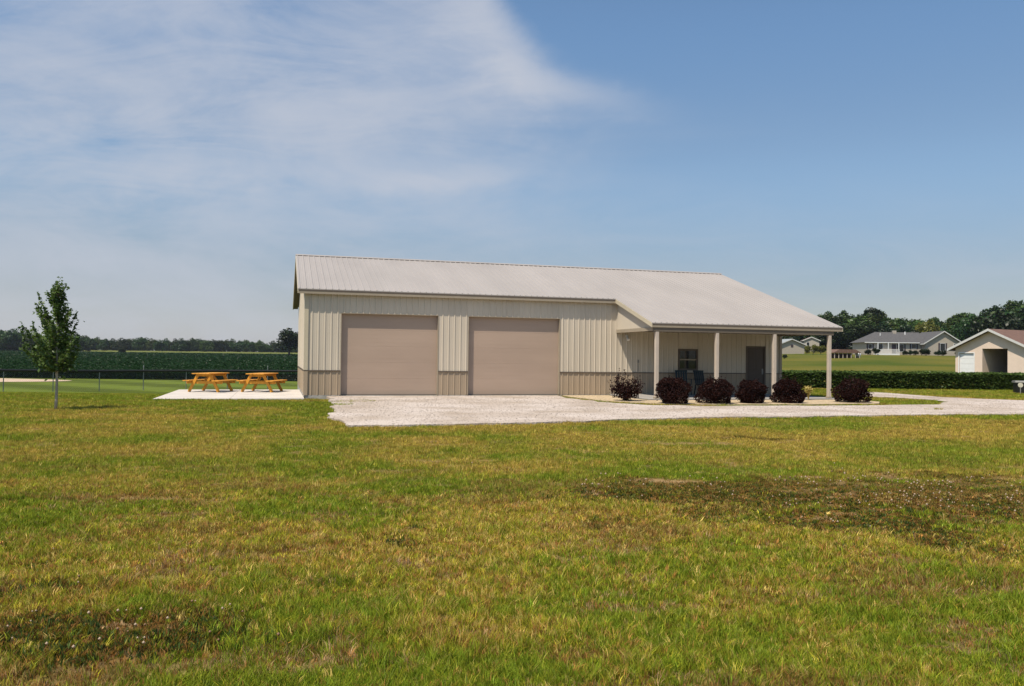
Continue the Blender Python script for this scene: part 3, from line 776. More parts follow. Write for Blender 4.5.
# ------------------------------------------------------------------ young maple
def maple():
    rng = np.random.default_rng(3)
    t = empty('young_tree', (-12.04, 21.39, 0), 0, 'slim young maple tree with a narrow pointed crown standing alone on the lawn', 'tree')
    tr = MB()
    H = 3.5
    spine = [Vector((.03*math.sin(z*1.3), .03*math.cos(z*1.7)-.03, z)) for z in np.linspace(-.05, H-.12, 14)]
    tr.tube(spine, [.034*(1-.88*i/13)+.004 for i in range(14)], 9)
    pts = []; sizes = []
    def leaves_on(a, b, k, spread, s):
        for _ in range(k):
            f = rng.random()**.8
            p = a+(b-a)*f; pts.append((p.x+rng.normal(0, spread), p.y+rng.normal(0, spread), p.z+rng.normal(0, spread))); sizes.append(s*(.6+.7*rng.random()))
    env = lambda z: float(np.interp(z, [.95, 1.25, 1.6, 1.95, 2.4, 2.8, 3.1, 3.5], [.30, .58, .72, .70, .52, .30, .16, .02]))
    for i in range(46):
        tz = 1.15+2.15*((i+.5)/46)**.9; az = i*2.399+rng.normal(0, .35)
        rad = env(tz)*(.78+.36*rng.random())*(1-.24*math.cos(az)); el = .62+.55*((tz-1.1)/2.2)+rng.normal(0, .08)
        z0 = max(.98, tz-rad*math.tan(el))
        a = Vector((0, 0, z0)); e = Vector((math.cos(az)*rad, math.sin(az)*rad, tz+rng.normal(0, .05)))
        mid = a.lerp(e, .5)-Vector((0, 0, .06*rad)); L = (e-a).length
        tr.tube([a, mid, e], [.011, .007, .002], 5)
        leaves_on(a.lerp(mid, .3), mid, int(36*L), .05, .048); leaves_on(mid, e, int(60*L), .038, .046); leaves_on(e-(e-mid)*.1, e+Vector((0, 0, .10)), 7, .02, .038)
        if i % 3 == 0:
            e3 = e+Vector((.06*math.cos(az), .06*math.sin(az), .16+.14*rng.random())); tr.tube([e, e3], [.003, .001], 3); leaves_on(e, e3, 13, .018, .04)
        for q_ in range(2):
            az2 = az+rng.normal(0, .8); s0 = a.lerp(mid, .5+.8*rng.random()); d2 = Vector((math.cos(az2)*.5, math.sin(az2)*.5, .8)).normalized()
            e2 = s0+d2*(.16+.16*rng.random()); tr.tube([s0, e2], [.005, .002], 4); leaves_on(s0, e2, 12, .032, .044)
    leaves_on(Vector((0, 0, 2.4)), Vector((.02, 0, H)), 46, .03, .042)
    leaves_on(Vector((-.1, 0, 1.1)), Vector((-.06, 0, 2.4)), 480, .21, .05)
    for k in range(150):
        az = rng.random()*6.28; rr_ = env(1.2)*rng.random()**.5; zz_ = 1.0+.45*rng.random(); pts.append((math.cos(az)*rr_, math.sin(az)*rr_, zz_)); sizes.append(.05)
    tr.build('trunk', M['bark'], t, True)
    P_ = np.array(pts); n = len(P_)
    np_mesh('crown', leaf_cloud(P_, np.array(sizes), .25, .7, rng), *quads_arrays(n), M['maple'], parent=t)
    # supporting tie ring low on the trunk: a wrapped guard
    return t
maple()

# ------------------------------------------------------------------ barberry shrubs
def shrub(u, v, w, h, label, loose, seed):
    rng = np.random.default_rng(seed)
    x, y = W(u, v); t = empty('barberry_shrub', (x, y, .034), rng.random()*6, label, 'shrub', 'burgundy shrubs along the porch bed')
    st = MB(); pts = []; sz = []
    ns = 46 if not loose else 40
    for i in range(ns):
        az = rng.random()*2*PI; el = math.acos(1-rng.random()*.97) if not loose else math.acos(1-rng.random()*.85)
        d = Vector((math.sin(el)*math.cos(az)*w/2, math.sin(el)*math.sin(az)*w/2, max(.12, math.cos(el))*h*.72+.22*h))
        k = (.86+.2*rng.random()) if not loose else (.72+.42*rng.random())
        e = d*k; m_ = e*.5+Vector((0, 0, .10*h))
        st.tube([(0.03*math.cos(az), .03*math.sin(az), 0), m_, e], [.009, .006, .002], 4)
        for q_ in range(54 if not loose else 38):
            f = rng.random()**.55; p = m_*(2*f*(1-f))+e*f*f
            sp = .085*(1-.4*f) if not loose else .055
            pts.append((p.x+rng.normal(0, sp), p.y+rng.normal(0, sp), max(.03, p.z+rng.normal(0, sp)))); sz.append(.026+.016*rng.random())
    if not loose:
        bumps = [(rng.random()*2*PI, rng.random(), rng.normal(0, .20)) for _ in range(18)]
        for i in range(3600):                                         # the dense clipped outer skin, uneven
            az = rng.random()*2*PI; zf = rng.random()**1.1; q_ = abs(zf*1.5-.55)
            rr = max(.12, 1-q_**2.8)**.5 if q_ < 1 else .25
            k = (.80+.22*rng.random())*(1+sum(b*math.exp(-((math.cos(az-a)-1)*3)**2-((zf-z_)/.2)**2) for a, z_, b in bumps))
            pts.append((math.cos(az)*w/2*rr*k, math.sin(az)*w/2*rr*k, .02+zf*h*.97*(.93+.1*k))); sz.append(.018+.018*rng.random())
    for i in range(70 if not loose else 46):                            # new shoots standing out of the outline
        az = rng.random()*2*PI; zf = .25+.75*rng.random()**.6; rr = .92*(1-max(0, zf-.45)*.9)
        a = Vector((math.cos(az)*w/2*rr*.8, math.sin(az)*w/2*rr*.8, zf*h*.85)); d = Vector((math.cos(az)*(1.1-zf)*.8, math.sin(az)*(1.1-zf)*.8, .35+zf)).normalized()
        L = (.08+.24*rng.random()**1.5)*(1.4 if loose else 1); st.tube([a, a+d*L], [.004, .001], 3)
        for q_ in range(11):
            f = .2+.85*rng.random(); p = a+d*L*f; pts.append((p.x+rng.normal(0, .014), p.y+rng.normal(0, .014), p.z+rng.normal(0, .014))); sz.append(.020+.012*rng.random())
    if loose:
        for i in range(900):
            az = rng.random()*2*PI; rr = w/2*.72*rng.random()**.5; pts.append((math.cos(az)*rr, math.sin(az)*rr, .10+(h*.72-.5*rr)*rng.random())); sz.append(.022+.016*rng.random())
    st.build('stems', M['barberry_twig'], t)
    n = len(pts); np_mesh('foliage', leaf_cloud(np.array(pts), np.array(sz), 0, .7, rng), *quads_arrays(n), M['barberry'], parent=t)
    return t
shrub(10.80, 3.9, 1.34, .88, 'loose burgundy shrub with spiky twigs, in front of the sunlit wall left of the porch', True, 1)
shrub(11.78, 5.5, 1.12, .84, 'round burgundy shrub at the foot of the leftmost porch post', False, 2)
shrub(13.38, 5.55, 1.18, .80, 'round burgundy shrub in front of the second porch post and window', False, 3)
shrub(14.70, 5.55, .95, .76, 'round burgundy shrub standing midway between the second and third porch posts', False, 4)
shrub(16.26, 5.55, 1.06, .79, 'round burgundy shrub beside the pale yellow plant, at the third porch post', False, 5)
shrub(19.03, 5.35, 1.20, .80, 'burgundy shrub just right of the last free-standing porch post', False, 6)
# yellow plant
rng = np.random.default_rng(9)
x, y = W(18.22, 3.95)
yp = empty('garden_plant', (x, y, .034), 0, 'small pale yellow upright plant between burgundy shrubs near the last post', 'plant')
st = MB(); pts = []
for i in range(16):
    az = rng.random()*6.28; e = Vector((math.cos(az)*.16*rng.random()**.5, math.sin(az)*.16*rng.random()**.5, .38+.14*rng.random()))
    st.tube([(0, 0, 0), e*.55+Vector((0, 0, .03)), e], [.006, .005, .002], 4)
    for q_ in range(22):
        f = .55+.5*rng.random(); pts.append((e.x*f+rng.normal(0, .03), e.y*f+rng.normal(0, .03), e.z*f+rng.normal(0, .03)))
st.build('stems', M['yellowplant'], yp)
np_mesh('foliage', leaf_cloud(np.array(pts), np.full(len(pts), .03), 0, .6, rng), *quads_arrays(len(pts)), M['yellowplant'], parent=yp)

# ------------------------------------------------------------------ porch chairs
def chair():
    t = empty('patio_chair', (0, 0, 0), 0, 'dark teal patio chair on the porch, right one of the pair under the window', 'chair', 'dark chairs on the porch')
    m = MB(); m.box(-.24, .24, -.24, .22, .40, .435, bev=.01); m.build('seat', M['teal'], t)
    m = MB()
    for k in range(5): m.beam((-.2+.1*k, .22, .44), (-.2+.1*k, .34, .94), .075, .018, (0, 1, 0))
    m.beam((-.25, .345, .95), (.25, .345, .95), .03, .07); m.build('backrest', M['teal'], t)
    for sx_ in (-1, 1):
        for y0, y1 in ((-.22, -.26), (.2, .27)):
            m = MB(); m.beam((sx_*.23, y0, .40), (sx_*.25, y1, 0), .035, .035); m.build('leg', M['teal'], t)
        m = MB(); m.box(sx_*.27-.03, sx_*.27+.03, -.24, .28, .62, .645, bev=.006); m.beam((sx_*.27, -.2, .62), (sx_*.25, -.22, .42), .03, .03); m.build('armrest', M['teal'], t)
    return t
ch = chair(); x, y = W(15.62, .75); ch.location = (x, y, .075); ch.rotation_euler.z = YAW+.15
x, y = W(14.72, .75); copy_thing(ch, (x, y, .075), YAW-.2, 1, 'dark teal patio chair on the porch, left one of the pair under the window')

# ------------------------------------------------------------------ chain link fence
fpath = [(-40.5, 35.6), (-34.5, 41.6), (-29.4, 46.5), (-26.2, 50.0), (-23.3, 52.6), (-19.4, 54.9), (-15, 56.5), (-9, 57.8), (-3, 58.4)]
fp = []
acc = 0
for (x0, y0), (x1, y1) in zip(fpath, fpath[1:]):
    L = math.hypot(x1-x0, y1-y0); d = acc
    while d < L: fp.append((x0+(x1-x0)*d/L, y0+(y1-y0)*d/L)); d += 2.62
    acc = d-L
fz_ = [float(terrain(x, y)) for x, y in fp]
fe = empty('chain_link_fence', (fp[0][0], fp[0][1], fz_[0]), 0, 'low chain link fence with a black top rail round the ball field', 'fence')
ox, oy, oz = fp[0][0], fp[0][1], fz_[0]
FH = 1.27
rl = MB(); ms = MB(); bs = MB()
for k, ((x, y), z) in enumerate(zip(fp, fz_)):
    m = MB(); hpost = FH+.02+(.28 if k in (9, 12) else 0)
    m.tube([(x-ox, y-oy, z-oz-.1), (x-ox, y-oy, z-oz+hpost)], [.027, .027], 8); m.tube([(x-ox, y-oy, z-oz+hpost), (x-ox, y-oy, z-oz+hpost+.04)], [.034, .012], 8)
    m.build('post', M['metal'], fe)
for k in range(len(fp)-1):
    a = Vector((fp[k][0]-ox, fp[k][1]-oy, fz_[k]-oz)); b = Vector((fp[k+1][0]-ox, fp[k+1][1]-oy, fz_[k+1]-oz))
    up = Vector((0, 0, 1))
    rl.tube([a+up*(FH-.01), b+up*(FH-.01)], [.08, .08], 8)
    L = (b-a).length; n = int((L+FH)/.11)
    for i in range(n):
        s = i*.11
        for sg in (0, 1):
            s0, z0, s1, z1 = (s, 0, s-FH, FH) if sg else (s-FH, 0, s, FH)
            # clip to 0..L
            pts = []
            for (sa, za), (sb, zb_) in (((s0, z0), (s1, z1)),):
                ds = sb-sa; dz = zb_-za; t0, t1 = 0, 1
                lo, hi = sorted(((0-sa)/ds, (L-sa)/ds)); t0 = max(t0, lo); t1 = min(t1, hi)
                if t1-t0 > .02:
                    p = a.lerp(b, (sa+ds*t0)/L)+up*(za+dz*t0); q_ = a.lerp(b, (sa+ds*t1)/L)+up*(za+dz*t1)
                    ms.tube([p, q_], [.0022, .0022], 3)
rl.build('top_rail', M['black'], fe); ms.build('wire_mesh', M['metal'], fe)

# ------------------------------------------------------------------ utility box and marker near the crop
x, y = 25.98, 40.6
ub = empty('utility_box', (x, y, 0), -.35, 'dark low utility box with a grey lid at the edge of the soybeans', 'utility box')
m = MB(); m.box(-.62, .62, -.35, .35, -.05, .52, bev=.02); m.build('cabinet', M['boxdark'], ub)
m = MB(); m.prism([(-.40, .522), (.40, .522), (.40, .57), (.30, .62), (-.30, .62), (-.40, .57)], 'x', -.67, .67); m.build('lid', M['lidgrey'], ub)
for xa in (-.5, .02):
    m = MB(); m.box(xa, xa+.48, -.362, -.352, .06, .48); m.build('door', M['boxdark'], ub)
mk = empty('marker_stake', (25.18, 40.0, 0), -.2, 'short stake with a round cream marker in front of the dark box', 'marker')
m = MB(); m.tube([(0, 0, -.1), (0, 0, .36)], [.022, .022], 8); m.build('stake', M['lidgrey'], mk)
m = MB(); m.tube([(0, -.02, .42), (0, .02, .42)], [.115, .115], 18); m.build('disc', M['tagpale'], mk)

# ------------------------------------------------------------------ houses
def gable_house(root, x0, x1, y0, y1, hw, rise, wallm, roofm, over=.45, axis='y', base=-1.0, openings=()):
    """axis 'y': ridge runs along y, gables face -y / +y. openings: rectangles (x0,x1,z1) cut from the -y gable, down to the ground"""
    xm = (x0+x1)/2
    w = MB(); k = rise/((x1-x0)/2)
    T = .2
    cuts = sorted(openings)
    xs = [x0]+[c for o in cuts for c in o[:2]]+[x1]
    def zt(x): return hw+rise-abs(x-xm)*k-.0
    segs = []
    for a, b in zip(xs, xs[1:]):
        zb = base
        for o in cuts:
            if abs(o[0]-a) < 1e-6: zb = o[2]
        pts = [(a, zb), (b, zb), (b, zt(b)-.06)] + ([(xm, zt(xm)-.06)] if a < xm < b else []) + [(a, zt(a)-.06)]
        w.prism(pts, 'y', y0, y0+T)
    w.prism([(x0, base), (x1, base), (x1, hw-.06), (xm, hw+rise-.06), (x0, hw-.06)], 'y', y1-T, y1)
    w.box(x0, x0+T, y0+T, y1-T, base, hw-.06); w.box(x1-T, x1, y0+T, y1-T, base, hw-.06)
    w.build('wall', wallm, root)
    r = MB(); th = .12
    for sgn in (-1, 1):
        xe = xm+sgn*((x1-x0)/2+over); ze_ = hw-over*k
        r.prism([(xm, hw+rise), (xe, ze_), (xe, ze_-.0+th), (xm, hw+rise+th)], 'y', y0-over+.03, y1+over-.03)
    ro = r.build('roof', roofm, root)
    r = MB()
    for sgn in (-1, 1):
        xe = xm+sgn*((x1-x0)/2+over); ze_ = hw-over*k
        for ya, yb in ((y0-over, y0-over+.028), (y1+over-.028, y1+over)):
            r.prism([(xm, hw+rise-.10), (xe, ze_-.10), (xe, ze_+th+.02), (xm, hw+rise+th+.02)], 'y', ya, yb)
        r.box(min(xe, xe+sgn*.04), max(xe, xe+sgn*.04), y0-over, y1+over, ze_-.1, ze_+th)
    r.build('fascia', M['htrim'], ro)
    return ro
def window(root, x, y, z0, z1, w_, face=-1, shutters=True, m=None):
    f = MB(); yo = y+face*.03
    f.box(x-w_/2-.06, x+w_/2+.06, min(y, yo), max(y, yo), z0-.06, z1+.06)
    wn = f.build('window', M['white'], root)
    p = MB(); yp_ = yo+face*.012; p.box(x-w_/2, x+w_/2, min(yo, yp_), max(yo, yp_), z0, z1); p.build('pane', M['glass'], wn)
    if shutters:
        for sg in (-1, 1):
            s = MB(); xa = x+sg*(w_/2+.06); xb = xa+sg*.35
            s.box(min(xa, xb), max(xa, xb), min(y, yo+face*.01), max(y, yo+face*.01), z0-.06, z1+.06)
            s.build('shutter', M['shutter'], wn)
# pale garage on the right: gable turned towards the left of the camera
ga = math.radians(-60)
gx0, gy0 = 47.43, 80.0
gar = empty('garage_building', (gx0, gy0, float(terrain(gx0, gy0))-.02), ga, 'pale pinkish garage with a brown roof, white door and dark open bay', 'building')
hw_, rs = 2.72, 1.72
gable_house(gar, -3.6, 3.6, 0, 10, hw_, rs, M['hwall_pink'], M['shingle_brown'], .55, base=-.6, openings=((-3.2, -1.7, 2.12), (-.85, 1.6, 2.6)))
m = MB()
for k in range(4): m.box(-3.2, -1.7, .10, .14, .02+k*.522, .02+(k+1)*.522-.012, bev=.006)
dd = m.build('garage_door', M['white'], gar)
m = MB(); m.box(-3.29, -3.202, -.03, .1, 0, 2.14); m.box(-1.698, -1.61, -.03, .1, 0, 2.14); m.box(-3.29, -1.61, -.03, .1, 2.142, 2.23); m.build('door_frame', M['white'], dd)
m = MB(); m.box(-.95, -.85, .21, 6, -.3, 2.6); m.box(1.6, 1.7, .21, 6, -.3, 2.6); m.box(-.849, 1.599, 5.9, 6, -.3, 2.6); m.box(-.95, 1.7, .21, 6, 2.602, 2.7); m.box(-.849, 1.599, -.2, 5.9, -.3, .0)
m.build('open_bay', M['hwall_pink'], gar)
# long house
lx, ly = 84.5, 176.5
lh = empty('long_house', (lx, ly, float(terrain(83, 175))+.12), -.05, 'long low beige house with a grey roof and front gable wing on the hill', 'house')
w = MB(); w.box(-7, 5, 0, 8, -1.2, 2.65); w.build('wall', M['hwall'], lh)
r = MB(); e = .5
zr0, zr1 = 2.6, 5.0
r.add([(-7-e, -e, zr0), (6, -e, zr0), (6, 4, zr1), (-3.6, 4, zr1), (-7-e, 8+e, zr0), (6, 8+e, zr0)], [(0, 1, 2, 3), (0, 3, 4), (3, 2, 5, 4), (0, 4, 5, 1), (1, 5, 2)])
ro = r.build('roof', M['shingle_grey'], lh)
r = MB(); r.box(-7-e, 4.3, -e-.05, -e-.002, zr0-.1, zr0+.04); r.build('fascia', M['white'], ro)
r = MB(); r.box(.2, .9, 3.4, 4.1, 4.5, 5.35); r.build('chimney', M['hwall'], ro)
r = MB(); r.tube([(2.6, 3, 4.4), (2.6, 3, 5.1)], [.12, .12]); r.build('vent_pipe', M['white'], ro)
r = MB(); r.tube([(-3, 2.5, 4.1), (-3, 2.5, 4.7)], [.09, .09]); r.build('vent_pipe', M['white'], ro)
wing = gable_house(lh, 4.9, 12.6, -1.6, 8, 2.62, 2.45, M['hwall'], M['shingle_grey'], .5, base=-1.2)
for x in (-6.1,): window(lh, x, 0, 1.2, 2.2, .7)
window(lh, -3.9, 0, 1.0, 2.25, .9, shutters=False); window(lh, .55, 0, .7, 2.2, 1.0); window(lh, 3.2, 0, 1.3, 2.3, .9)
window(lh, 8.6, -1.6, .9, 2.5, 1.0); window(lh, 11.3, -1.6, 1.5, 2.4, .7, shutters=False)
d = MB(); d.box(-1.5, -.6, -.05, 0, .2, 2.25, bev=.01); d.build('door', M['shutter'], lh)
d = MB(); d.box(-5.4, -.7, -2.2, -.02, -.2, .15)
for k in range(24): d.box(-5.4+k*.2, -5.33+k*.2, -2.2, -2.15, .15, 1.0)
d.box(-5.4, -.7, -2.22, -2.13, 1.0, 1.08); d.build('deck', M['white'], lh)
for k in range(3):
    d = MB(); d.box(-5.35+k*2.2, -5.23+k*2.2, -2.2, -2.08, 1.08, 2.6); d.build('post', M['white'], lh)
# small house seen through the porch
sx0, sy0 = 74.6, 214
sh = empty('small_house', (sx0, sy0, float(terrain(sx0, sy0))-.4), .05, 'small beige gabled house seen through the open end of the porch', 'house')
gable_house(sh, -4.0, 2.9, 0, 9, 2.9, 1.4, M['hwall'], M['shingle_pale'], .5, base=-1)
m = MB(); m.box(-.75, -.1, -.06, 0, 2.2, 2.9); m.build('vent', M['shutter'], sh)
# upper house
uh = empty('hill_house', (93.4, 252, float(terrain(93.4, 252))+.6), -.25, 'tan gabled house with a brown roof half hidden by bushes on the hill', 'house')
gable_house(uh, -2.3, 2.3, 0, 7, 2.8, 1.0, M['hwall'], M['shingle_brown'], .4, base=-3)
window(uh, -1, 0, 1.2, 2.2, .8, shutters=False)
# low brown roofed shelter
px_, py_ = 61.9, 151
pv = empty('open_shelter', (px_, py_, float(terrain(px_, py_))-.1), .08, 'low open shelter with a rusty brown roof and pale posts on the slope', 'shelter')
r = MB(); r.prism([(-2.6, 1.05), (2.6, 1.05), (2.6, 1.12), (1.6, 1.7), (-1.6, 1.7), (-2.6, 1.12)], 'y', -1.7, 1.7)
r.build('roof', M['shingle_brown'], pv)
for k in range(7):
    for y_ in (-1.5, 1.4):
        m = MB(); m.box(-2.4+k*.8-.05, -2.4+k*.8+.05, y_-.05, y_+.05, -.3, 1.048); m.build('post', M['post'], pv)
m = MB(); m.box(-2.4, 2.4, 1.2, 1.3, -.3, 1.0); m.build('back_wall', M['shingle_brown'], pv)
# white tank beside it
wt = empty('white_tank', (64.7, 151, float(terrain(64.7, 151))), .3, 'small white tank on short legs beside the open shelter', 'tank')
m = MB(); m.tube([(-.42, 0, .55), (-.34, 0, .55), (.34, 0, .55), (.42, 0, .55)], [.2, .38, .38, .2], 16); m.build('shell', M['white'], wt, True)
for sx_ in (-.25, .25):
    m = MB(); m.box(sx_-.05, sx_+.05, -.25, .25, -.15, .25); m.build('leg', M['lidgrey'], wt)
# dark picnic table far on the slope
fx0, fy0 = 74.0, 196
ft = copy_thing(tb, (fx0, fy0, float(terrain(fx0, fy0))), -.3, (1.5, 1.4, 1.3), 'small dark picnic table on the slope beside the small beige house', 'picnic table on the hillside')
for c in ft.children:
    c.data = c.data.copy(); c.data.materials[0] = M['boxdark']

# ------------------------------------------------------------------ far trees
def tree_meshes(kind, seed):
    rng = np.random.default_rng(seed)
    pts = []; sz = []; tr = MB()
    if kind == 'round':
        tr.tube([(0, 0, -1), (.05, 0, .2), (.0, .05, .62)], [.03, .022, .008], 7)
        nb = 34
        for i in range(nb):
            d = rng.normal(size=3); d /= np.linalg.norm(d); d[2] = d[2]*.9
            rr = rng.random()**.45
            c = np.array([d[0]*.30*rr, d[1]*.30*rr, .54+d[2]*.36*rr]); c[:2] *= 1.12-.35*max(0, c[2]-.5)
            r = .085+.075*rng.random()
            tr.tube([(0, 0, .25+.25*rng.random()), tuple(c)], [.009, .003], 4)
            m_ = int(95*(r/.12)**2)
            q_ = rng.normal(size=(m_, 3)); q_ /= np.linalg.norm(q_, axis=1)[:, None]; q_ *= (r*(.55+.55*rng.random(m_)**.6))[:, None]
            pts.append(c+q_); sz.append(np.full(m_, .020)+.016*rng.random(m_))
    elif kind == 'tall':
        tr.tube([(0, 0, -1), (.0, .02, .4), (0, 0, .85)], [.024, .018, .005], 7)
        for i in range(36):
            f = rng.random(); az = rng.random()*6.28; R_ = (.20*math.sin(PI*min(1, .12+.88*f**.8))+.03)*(.5+.6*rng.random())
            c = np.array([math.cos(az)*R_, math.sin(az)*R_, .12+f*.84]); r = .06+.055*rng.random()
            tr.tube([(0, 0, c[2]-.08), tuple(c)], [.008, .003], 4)
            m_ = int(95*(r/.1)**2); q_ = rng.normal(size=(m_, 3)); q_ /= np.linalg.norm(q_, axis=1)[:, None]; q_ *= (r*(.5+.6*rng.random(m_)**.6))[:, None]; q_[:, 2] *= 1.2
            pts.append(c+q_); sz.append(np.full(m_, .018)+.013*rng.random(m_))
    else:  # conifer: drooping whorls
        tr.tube([(0, 0, -1), (0, 0, .95)], [.022, .003], 7)
        for i in range(17):
            f = i/16; z = .08+f*.86; R_ = .23*(1-f)**.8+.02
            for k in range(7):
                az = k*.9+i*1.3+rng.normal(0, .2); L = R_*(.75+.4*rng.random())
                tr.tube([(0, 0, z), (math.cos(az)*L, math.sin(az)*L, z-.25*L)], [.005, .001], 3)
                m_ = 26; t = rng.random(m_)**.7
                p = np.stack([np.cos(az)*L*t, np.sin(az)*L*t, z-.28*L*t], 1)+rng.normal(0, .016, (m_, 3)); pts.append(p); sz.append(np.full(m_, .017)+.012*rng.random(m_))
    P_ = np.concatenate(pts); s_ = np.concatenate(sz); n = len(P_)
    me = np_mesh('crown', leaf_cloud(P_, s_, .15, .75, rng), *quads_arrays(n), M['leafA'], parent=False)
    t_me = bpy.data.meshes.new('trunk'); t_me.from_pydata(tr.v, [], tr.f); t_me.update(); t_me.materials.append(M['bark_dark'])
    return me, t_me
PROTO = {}
for kind, n_ in (('round', 4), ('tall', 3), ('conifer', 2)):
    for q_ in range(n_):
        cm, tm = tree_meshes(kind, 100+q_+len(PROTO)*7)
        for mk_ in ('leafA', 'leafB', 'leafC', 'leafD'):
            c2 = cm.copy(); c2.materials[0] = M[mk_]; PROTO[kind, q_, mk_] = (c2, tm)
def tree(name, x, y, h, wide, kind, q_, mk_, label, group=None, sink=0):
    cm, tm = PROTO[kind, q_, mk_]
    t = empty(name, (x, y, float(terrain(x, y))-sink), random.random()*6.28, label, 'tree', group)
    t.scale = (h*wide, h*wide, h)
    a = bpy.data.objects.new('crown', cm); COL.objects.link(a); a.parent = t
    b = bpy.data.objects.new('trunk', tm); COL.objects.link(b); b.parent = t
    return t
def px2x(px, y): return (px-512)/F_PX*y
# left line: tops (image x, height in px above the field edge)
random.seed(21)
prof = [(-30, 20), (0, 20), (14, 24), (24, 19), (45, 19), (76, 19), (84, 15), (100, 12), (112, 13), (126, 13), (136, 15), (148, 14), (160, 12), (172, 13), (190, 13), (205, 12), (214, 15), (224, 12), (236, 14), (250, 12), (264, 11), (280, 12), (300, 13)]
pxs = [p[0] for p in prof]; hs = [p[1] for p in prof]
x_ = -26.0
while x_ < 300:
    Y_ = 590+random.uniform(-22, 22) if x_ > 82 else 470+random.uniform(-25, 25)
    hp = np.interp(x_, pxs, hs)*random.uniform(.9, 1.12)
    h_ = hp*Y_/F_PX*1.28
    q_ = random.randrange(4)
    tree('field_tree', px2x(x_, Y_), Y_, h_, random.uniform(.95, 1.35), 'round', q_, random.choice(['leafA', 'leafA', 'leafB']), 'dark green tree in the distant tree line beyond the left bean field', 'trees in the distant line beyond the bean field', .2*h_)
    x_ += random.uniform(5.0, 8.0)
x_ = -24.0
while x_ < 300:                                                       # a second rank closing the gaps
    Y_ = 625+random.uniform(-10, 25) if x_ > 82 else 500+random.uniform(-5, 25)
    h_ = np.interp(x_, pxs, hs)*random.uniform(.85, 1.1)*Y_/F_PX
    tree('field_tree', px2x(x_, Y_), Y_, h_, random.uniform(1.2, 1.6), 'round', random.randrange(4), 'leafA', 'dark green tree in the distant tree line beyond the left bean field', 'trees in the distant line beyond the bean field', .28*h_)
    x_ += random.uniform(7, 10)
tree('lone_tree', px2x(289.5, 330), 330, 13.3, 1.45, 'round', 1, 'leafC', 'dark round tree standing just left of the shed corner in the bean field')
tree('field_bush', px2x(122.5, 400), 400, 3.6, 1.3, 'round', 2, 'leafC', 'small dark bush alone in the far bean field', None, .3)

# right wood behind the houses: image x, top y, depth, kind
def rtree(px, top, Y_, kind, mk_, wide, label='leafy green tree in the wood behind the hillside houses', group='trees in the wood behind the houses'):
    hz = 356.4+(px-512)*.0121
    x = px2x(px, Y_); zt_ = CAM_H+(hz-top)*Y_/F_PX; zb_ = float(terrain(x, Y_))
    h = max(3, zt_-zb_)
    return tree('wood_tree', x, Y_, h*1.15, wide, kind, random.randrange({'round': 4, 'tall': 3, 'conifer': 2}[kind]), mk_, label, group, .15*h)
tops = [(780, 322), (800, 318), (820, 314), (832, 312), (845, 313), (858, 310), (872, 309), (885, 313), (900, 314), (915, 315), (930, 317), (948, 319), (955, 315), (963, 313), (975, 311), (983, 313), (990, 305), (1005, 303), (1020, 303), (1040, 302)]
tx = [p[0] for p in tops]; ty = [p[1] for p in tops]
random.seed(8)
x_ = 772.0
while x_ < 1050:
    kind = random.choice(['round', 'round', 'tall', 'round']); mk_ = random.choice(['leafA', 'leafB', 'leafB', 'leafA'])
    rtree(x_, np.interp(x_, tx, ty)+random.uniform(-1, 2.5), 285+random.uniform(-12, 25), kind, mk_, random.uniform(.9, 1.2))
    x_ += random.uniform(6, 9)
x_ = 770.0
while x_ < 1050:                                                      # darker front rank, lower
    mk_ = random.choice(['leafA', 'leafA', 'leafC', 'leafB'])
    if not 797 < x_ < 826: rtree(x_, np.interp(x_, tx, ty)+random.uniform(6, 14), 255+random.uniform(-8, 8), 'round', mk_, random.uniform(1.0, 1.5))
    x_ += random.uniform(9, 13)
x_ = 774.0
while x_ < 1050:
    if not 797 < x_ < 826: rtree(x_, np.interp(x_, tx, ty)+random.uniform(1, 6), 270+random.uniform(-6, 6), random.choice(['round', 'tall']), random.choice(['leafB', 'leafA', 'leafB']), random.uniform(1.1, 1.5))
    x_ += random.uniform(7, 11)
for px, top, Y_, mk_, wd_, lb in [(968, 313, 232, 'leafA', .8, None), (1000, 303, 205, 'leafC', 1.0, 'tallest dark tree behind the brown-roofed garage, at the right edge'), (1024, 302, 210, 'leafC', 1.1, None), (928, 318, 250, 'leafD', .9, None)]:
    if lb: rtree(px, top, Y_, 'round', mk_, wd_, lb, None)
    else: rtree(px, top, Y_, 'round', mk_, wd_)
for px, kind in ((872, 'tall'), (879, 'conifer'), (866, 'conifer')): rtree(px, 309, 278, kind, 'leafC', .9, 'narrow dark conifer rising above the wood behind the long house', 'narrow conifers in the wood')
# yellow-green bushes under the hill house
for k, (px, py, h_, wd_) in enumerate([(807, 346, 2.6, 1.5), (815, 345, 3.0, 1.4), (822, 346, 2.4, 1.5)]):
    Y_ = 222; x = px2x(px, Y_)
    tree('yellow_bush', x, Y_, h_, wd_, 'round', k, 'leafD', 'yellow green bush on the slope between the small house and the shelter', 'yellow green bushes on the slope', .3)
